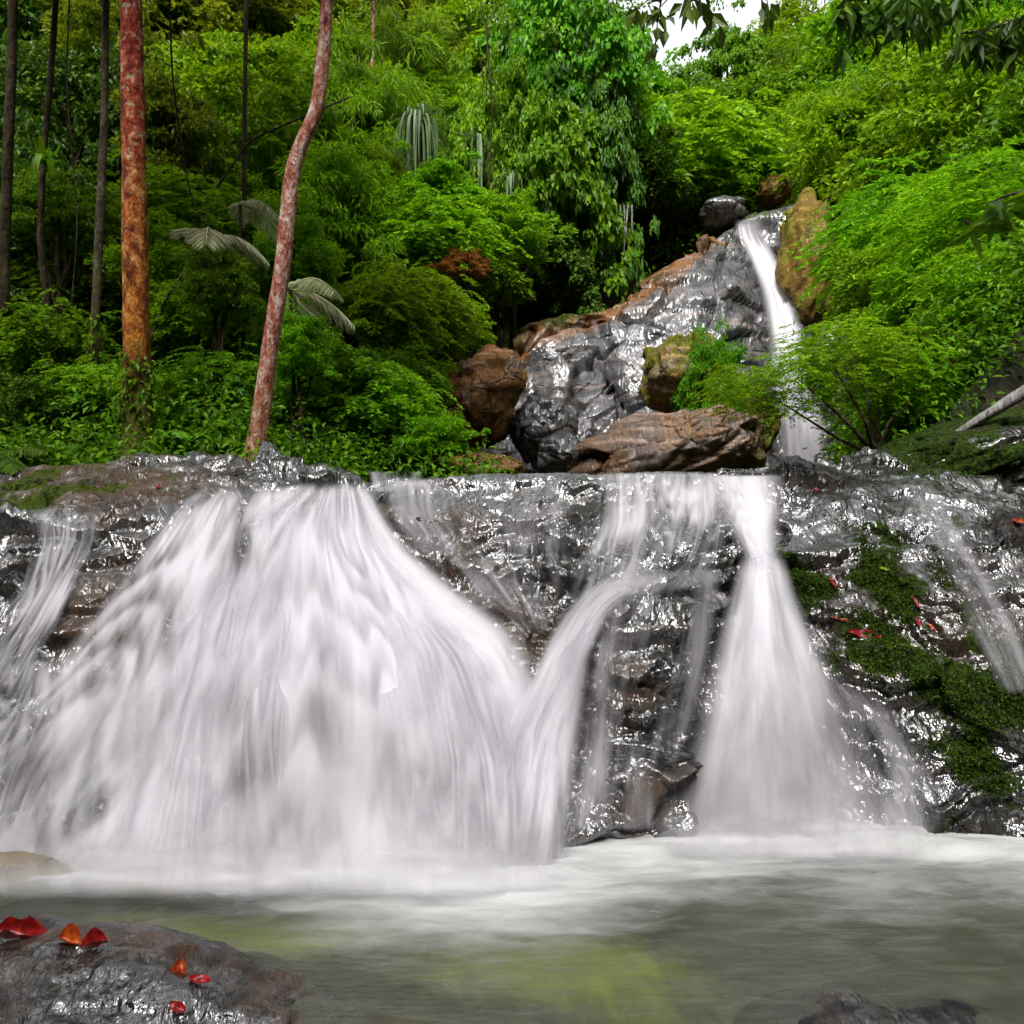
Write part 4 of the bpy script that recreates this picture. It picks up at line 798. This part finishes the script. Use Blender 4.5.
def palm(name, label, cat, px, py, Y, nf, ln, ll, lw, matk, seed, el=(.2, 1.1), droop=.75, azr=(0, 6.28), nl=34, stem=True):
    g = np.random.default_rng(seed); c0 = P(px, py, Y); gz = min(float(ground(c0[0], Y)), c0[2] - .15); foot = np.array([c0[0], Y, gz])
    root = thing(name, label, cat, foot); top = c0 - foot
    if stem: obj('trunk', tubes_mesh('trunk', [tube(curve([(0, 0, -.1), tuple(top * .5 + [.06, 0, 0]), tuple(top)], 10), np.linspace(.035, .025, 10), 8, seed)], M['darkbark']), root)
    for k in range(nf):
        az = azr[0] + (azr[1] - azr[0]) * (k + .4 * g.random()) / nf; e = g.uniform(*el)
        c, pos, tip, nr, L = frond_arrays(top, az, e, ln * g.uniform(.75, 1.1), droop * g.uniform(.7, 1.2), nl, ll, lw, g)
        fo = obj('frond', leaf_mesh('frond', pos, tip, nr, L, lw, M[matk], .12), root)
        obj('stalk', tubes_mesh('stalk', [tube(c, np.linspace(.016, .004, len(c)), 4, k)], M[matk]), fo)
palm('palm', 'palm with pale drooping fronds between the two reddish trunks', 'palm', 210, 240, 12.5, 4, 1.15, .46, .028, 'cream', 3, azr=(-1.3, 3.6))
palm('palm', 'palm with a pale frond drooping right of the crooked trunk', 'palm', 290, 290, 11.5, 3, 1.15, .48, .028, 'cream', 5, azr=(-1.0, 2.4), el=(.1, .6))
palm('palm', 'small palm with one white frond left of the trunk bend', 'palm', 240, 205, 13.0, 3, .85, .4, .025, 'cream', 9, azr=(-.6, 2.6), el=(.3, .9))
palm('fern', 'palm-like green fern between the feet of the two reddish trees', 'fern', 192, 452, 10.8, 11, .95, .34, .045, 'mid', 7, el=(.3, 1.2), droop=.55, stem=False)
palm('fern', 'dark broad fern frond at the left edge on the flat slab', 'fern', -10, 458, 9.9, 7, .8, .3, .05, 'dark', 11, el=(.2, .8), droop=.5, stem=False)
def straps(name, label, cat, px, py, Y, n, ln, wd, matk, seed, el=(.4, 1.3), fall=1.4, stem=True, sub=10, ht=.0):
    """rosette of long strap leaves that rise and then hang"""
    g = np.random.default_rng(seed); c0 = P(px, py, Y); gz = min(float(ground(c0[0], Y)), c0[2] - .3); foot = np.array([c0[0], Y, gz]) if stem else c0
    root = thing(name, label, cat, foot); top = c0 - foot
    if stem: obj('trunk', tubes_mesh('trunk', [tube(curve([(0, 0, -.1), tuple(top * .6 + [.1, 0, 0]), tuple(top)], 10), np.linspace(.09, .07, 10), 8, seed)], M['darkbark']), root)
    t = np.linspace(0, 1, sub)
    for k in range(n):
        az = k * 2.4 + g.uniform(-.3, .3); e = g.uniform(*el); L = ln * g.uniform(.7, 1.1); D = np.array([math.cos(az), math.sin(az), 0]); fall_k = g.uniform(.35, 1.2)
        x = L * g.uniform(.2, .55) * math.cos(e) * (1 - np.exp(-3 * t)); z = L * (math.sin(e) * .75 * t - fall * fall_k * t ** 1.9)
        c = top + D * x[:, None] + np.array([0, 0, 1]) * z[:, None]; S = np.cross(D, [0, 0, 1]); wv = wd * np.interp(t, [0, .2, .7, 1], [.5, 1, .9, .05])
        V = np.concatenate([c + S * wv[:, None] / 2 + [0, 0, .01], c, c - S * wv[:, None] / 2 + [0, 0, .01]]); i = np.arange(sub - 1)
        Fc = np.concatenate([np.stack([i, i + sub, i + sub + 1, i + 1], -1), np.stack([i + sub, i + 2 * sub, i + 2 * sub + 1, i + sub + 1], -1)])
        obj('leaf', mesh('leaf', V, Fc, M[matk]), root)
straps('screw_pine', 'screw pine with a big mop of grey-green hanging strap leaves', 'screw pine', 418, 122, 21.5, 120, 2.3, .06, 'pale', 3, el=(.1, 1.35))
straps('screw_pine', 'smaller strap-leaved screw pine half hidden right of the big mop', 'screw pine', 478, 140, 22.5, 18, 2.0, .08, 'pale', 5)
straps('screw_pine', 'small tuft of white hanging strap leaves left of the vine tower', 'screw pine', 511, 178, 22.0, 14, 1.5, .08, 'pale', 7)
straps('bird_nest_fern', 'dark bird nest fern perched on a leaning trunk at the upper left', 'fern', 44, 165, 13.2, 34, 1.05, .10, 'mid', 9, el=(.5, 1.45), fall=.75, stem=False)

# ------------------------------------------------------------------ overhanging foliage near the viewer, top of the frame
def hanging_branch(label, path, Y, leaves, ll, lw, matk, seed, droop=1.2, rad=.018):
    g = np.random.default_rng(seed); pts = np.array([P(x, y, Y + dy) for x, y, dy in path]); foot = pts[0].copy(); root = thing('branch', label, 'branch', foot)
    c = curve(pts - foot, 40); tl = [tube(c, np.linspace(rad, rad * .3, 40), 7, seed)]; pos = []
    for k in range(leaves // 7):
        b = c[g.integers(4, 40)]; d = np.array([g.normal() * .6, g.normal() * .6, -.25 - g.random() * .6]); e = b + d * g.uniform(.08, .32)
        tl.append(tube(curve([b, (b + e) / 2 + [0, 0, .03], e], 5), np.linspace(rad * .3, .002, 5), 4, k))
        for j in range(7): pos.append(b + (e - b) * g.uniform(.35, 1.05) + g.normal(size=3) * .02)
    pos = np.array(pos); n = len(pos); tip = np.stack([g.normal(size=n) * .7, g.normal(size=n) * .5, -droop * (.6 + .6 * g.random(n))], -1); nr = rdir(n, g) + np.array([0, -.8, .4])
    obj('stem', tubes_mesh('stem', tl, M['bark']), root)
    obj('leaves', leaf_mesh('leaves', pos, tip, nr, ll * (.7 + .6 * g.random(n)), lw * (.8 + .4 * g.random(n)), M[matk], .15), root)
hanging_branch('dark leafy branch hanging in front of the sky gap at the top', [(860, -90, .3), (780, -40, .1), (720, -14, 0), (672, -4, 0), (650, 2, 0)], 4.2, 56, .12, .055, 'dark', 3)
hanging_branch('dark drooping branch with long leaves in the top right corner', [(1160, -80, .4), (1040, -40, .2), (960, -12, 0), (890, -2, 0), (845, 0, 0)], 4.6, 260, .15, .045, 'dark', 5)
hanging_branch('near leafy branch hanging down at the upper right edge', [(1180, -60, .3), (1080, 0, .2), (1020, 20, 0), (985, 30, 0), (960, 34, 0)], 4.8, 200, .14, .048, 'dark', 7)
hanging_branch('broad translucent green leaves reaching in from the right edge', [(1180, 250, .4), (1090, 210, .2), (1030, 190, 0), (1005, 196, 0), (985, 205, 0)], 5.4, 49, .22, .10, 'mid', 11, droop=.5)
# aerial roots under the dark hollow
tl = [tube(curve([P(x, 205, 23.6), P(x + a, 228, 23.5), P(x + b, 250 + c, 23.5)], 10), np.linspace(.025, .01, 10), 5, k) for k, (x, a, b, c) in enumerate([(624, 1, 0, 4), (628, -2, -1, -12), (620, 2, 4, -20), (632, 0, 1, -16)])]
tag(obj('hanging_roots', tubes_mesh('hanging_roots', tl, M['log'])), 'pale aerial roots dangling in the dark hollow left of the cliff top', 'roots')
# lianas and bare stems hanging among the trees
for k, (lb, pts, Y, r_) in enumerate([
    ('long thin liana hanging in a curve between the two reddish trunks', [(168, -60), (172, 80), (190, 200), (232, 262), (250, 330)], 13.0, .016),
    ('mossy leaning dead stem behind the straight red trunk', [(92, 330), (130, 395), (165, 300), (205, 240)], 13.8, .035),
    ('straight hanging liana left of the vine tower', [(486, 20), (492, 110), (489, 200)], 21.0, .028),
    ('bare pale branch crossing the shade behind the bend of the crooked trunk', [(215, 190), (250, 140), (300, 118), (352, 96)], 15.5, .026),
    ('thin liana hanging at the far left beside the bird nest fern', [(72, -60), (66, 80), (78, 220), (70, 330)], 13.0, .014)]):
    tag(obj('liana', tubes_mesh('liana', [tube(curve([P(x, y, Y) for x, y in pts], 40), np.linspace(r_, r_ * .6, 40), 7, k, .25)], M['bark' if k in (1, 3) else 'darkbark'])), lb, 'liana')
# log at the right edge
tl = [tube(curve([P(940, 444, 9.2), P(985, 416, 8.9), P(1060, 372, 8.4)], 30), np.linspace(.025, .08, 30), 14, 3, .5)]
tag(obj('log', tubes_mesh('log', tl, M['log'])), 'weathered grey log lying on the mossy bank at the right edge', 'log')

# ------------------------------------------------------------------ undergrowth covering the slopes (uncountable)
g = np.random.default_rng(21); n = 26000
px = g.uniform(-260, 1290, n); Y = 10.2 + 40 * g.random(n) ** 1.25; X = (px - 512) / F * Y; Z = ground(X, Y)
keep = ~((px > 415) & (px < 862) & (Y < 24.5) & (Y > 12.5 - 9 * (px > 480))) & ~((px > 540) & (px < 862) & (Y < 26)) & ~((px > 330) & (px < 470) & (Y < 11.5))
X, Y, Z, px = X[keep], Y[keep], Z[keep], px[keep]
xb = g.uniform(6.5, 15, 5000) * np.where(g.random(5000) < .6, 1, -1); yb = g.uniform(1.5, 10.6, 5000); zb = ground(xb, yb); k2 = zb > np.where(yb < 9.6, 3.0, 2.6)
X, Y, Z = np.append(X, xb[k2]), np.append(Y, yb[k2]), np.append(Z, zb[k2]); m = len(X); per = 20
r = (.25 + .032 * Y) * (.6 + .9 * g.random(m)); d = rdir(m * per, g).reshape(m, per, 3); d[..., 2] = np.abs(d[..., 2])
c = np.stack([X, Y, Z + np.minimum(1.6, .06 * Y) * g.random(m) ** 2 * sstep(10, 14, Y)], -1); pos = c[:, None] + d * r[:, None, None] * (.5 + .5 * g.random((m, per, 1)))
tip = d * np.array([1, 1, .4]) + np.array([0, 0, -.35]) + .5 * g.normal(size=d.shape); nr = np.array([0, 0, .8]) + .8 * d + .3 * g.normal(size=d.shape)
ll = np.repeat((.06 + .0052 * Y), per) * (.7 + .6 * g.random(m * per))
struct(obj('undergrowth', leaf_mesh('undergrowth', pos.reshape(-1, 3), tip.reshape(-1, 3), nr.reshape(-1, 3), ll, ll * .45, M['under'])), 'stuff')

n = 4200; px = g.uniform(-260, 1290, n); Y = 10.6 + 38 * g.random(n) ** 1.2; X = (px - 512) / F * Y; Z = ground(X, Y)
keep = ~((px > 400) & (px < 880) & (Y < 25.5)) & ~((px > 560) & (px < 880) & (Y < 27.5)) & ~((px > 300) & (px < 480) & (Y < 12.5)) & ~((px < 330) & (Y < 11.2))
X, Y, Z = X[keep], Y[keep], Z[keep]; m = len(X); per = 110; r = (.3 + .035 * Y) * (.6 + .7 * g.random(m)); d = rdir(m * per, g).reshape(m, per, 3); d[..., 2] = np.where(d[..., 2] < -.2, -d[..., 2], d[..., 2])
c = np.stack([X, Y, Z + r * .8], -1); pos = c[:, None] + d * r[:, None, None] * np.array([1, 1, 1.1]) * (.65 + .35 * g.random((m, per, 1))) * (1 + .4 * vnoise(d * 2.2 + c[:, None], 3))[..., None]
tip = d * np.array([1, 1, .5]) + np.array([0, 0, -.5]) + .45 * g.normal(size=d.shape); nr = np.array([0, 0, .8]) + .8 * d + .3 * g.normal(size=d.shape)
ll = np.repeat(.07 + .0052 * Y, per) * (.7 + .6 * g.random(m * per))
struct(obj('thicket', leaf_mesh('thicket', pos.reshape(-1, 3), tip.reshape(-1, 3), nr.reshape(-1, 3), ll, ll * .48, M['under'])), 'stuff')

# ------------------------------------------------------------------ fallen leaves
def fallen(label, px, py, Y, ln, wd, rotz, tilt, matk, seed, curl=.25, off=.02):
    g = np.random.default_rng(seed); nu, nv = 9, 17; u = np.linspace(-1, 1, nu)[None]; t = np.linspace(0, 1, nv)[:, None]
    wv = np.sin(np.pi * np.clip(t, .0, 1)) ** .8; x = u * wv * wd / 2; y = (t - .5) * ln + 0 * u; z = curl * wd * (u ** 2) * wv + .18 * ln * (t - .5) ** 2 * 2 + .14 * ln * fbm(np.stack([u * 2 + 0 * t, t * 5 + 0 * u, 0 * u * t + seed], -1), 3, seed)
    V = np.stack([x, y, z], -1)
    o = obj('leaf', mesh('leaf', V, gridfaces(nv, nu), M[matk]), None, tuple(float(v) for v in P(px, py, Y))); o.rotation_mode = 'ZYX'; o.rotation_euler = (tilt, 0, rotz)
    return tag(o, label, 'leaf')
def ray(px, py):
    dg = bpy.context.evaluated_depsgraph_get(); from mathutils import Vector
    o = Vector((0, 0, CAMZ)); dv = Vector(((px - 512) / F, 1, (512 - py) / F)).normalized(); s0 = o.copy()
    for _ in range(12):
        hit, loc, nn, _i, ob, _m = SC.ray_cast(dg, s0, dv)
        if not hit: return None
        if ob.name.startswith(('boulder', 'rock_ledge')): return loc
        s0 = loc + dv * .004
    return None
def lay(label, px, py, ln, wd, rotz, tilt, matk, seed, curl=.25):
    l = ray(px, py); Y = (l.y if l else 5.0) - .02
    return fallen(label, px, py, Y, ln, wd, rotz, tilt, matk, seed, curl)
bpy.context.view_layer.update()
lay('long crumpled red leaf at the left end of the near dark rock', 24, 938, .32, .11, 1.5, .4, 'red', 3, .9)
lay('orange-red curled leaf touching the long crumpled red leaf', 72, 942, .15, .09, 1.2, .5, 'orange', 5, 1.0)
lay('red leaf tip right of the orange-red curled leaf', 95, 946, .13, .09, 1.9, .4, 'red', 7, .9)
lay('small upright orange leaf at the right end of the near dark rock', 183, 971, .12, .09, .3, 1.0, 'orange', 9, .8)
lay('small crimson leaf lying flat beside the upright orange leaf', 200, 981, .12, .06, 1.5, .2, 'red', 11, .3)
lay('dark red leaf low on the front of the near dark rock', 178, 1008, .1, .05, 1.2, .6, 'red', 13, .3)
lay('bright red leaf lying in the moss of the right boulder', 864, 637, .27, .12, 1.3, .5, 'red', 15, .35)
lay('thin orange leaf stalk above the bright red leaf', 842, 620, .2, .025, 1.3, .5, 'orange', 17, .2)
lay('small red leaf upright in the moss right of the bright red leaf', 916, 603, .12, .05, .3, .9, 'red', 19, .4)
lay('tiny red leaf below the small upright one on the boulder', 918, 622, .1, .035, .1, .9, 'red', 21, .3)
lay('tiny orange leaf beside the tiny red leaf on the boulder', 931, 627, .1, .035, .5, .9, 'orange', 23, .3)
lay('small yellow leaf on the moss high on the right boulder', 886, 569, .11, .05, 1.5, .6, 'lime', 25, .2)
lay('dark red leaf on the moss left of the yellow leaf', 833, 583, .12, .05, .2, .9, 'red', 27, .3)
lay('orange leaf at the right edge of the boulder near the top', 1018, 522, .1, .07, 1.1, .7, 'orange', 29, .3)
lay('tiny red leaf near the boulder top', 816, 490, .07, .05, .9, .7, 'red', 31, .3)
lay('small red leaf on the wet slab left of the main veil', 158, 487, .1, .07, .9, .5, 'red', 33, .3)
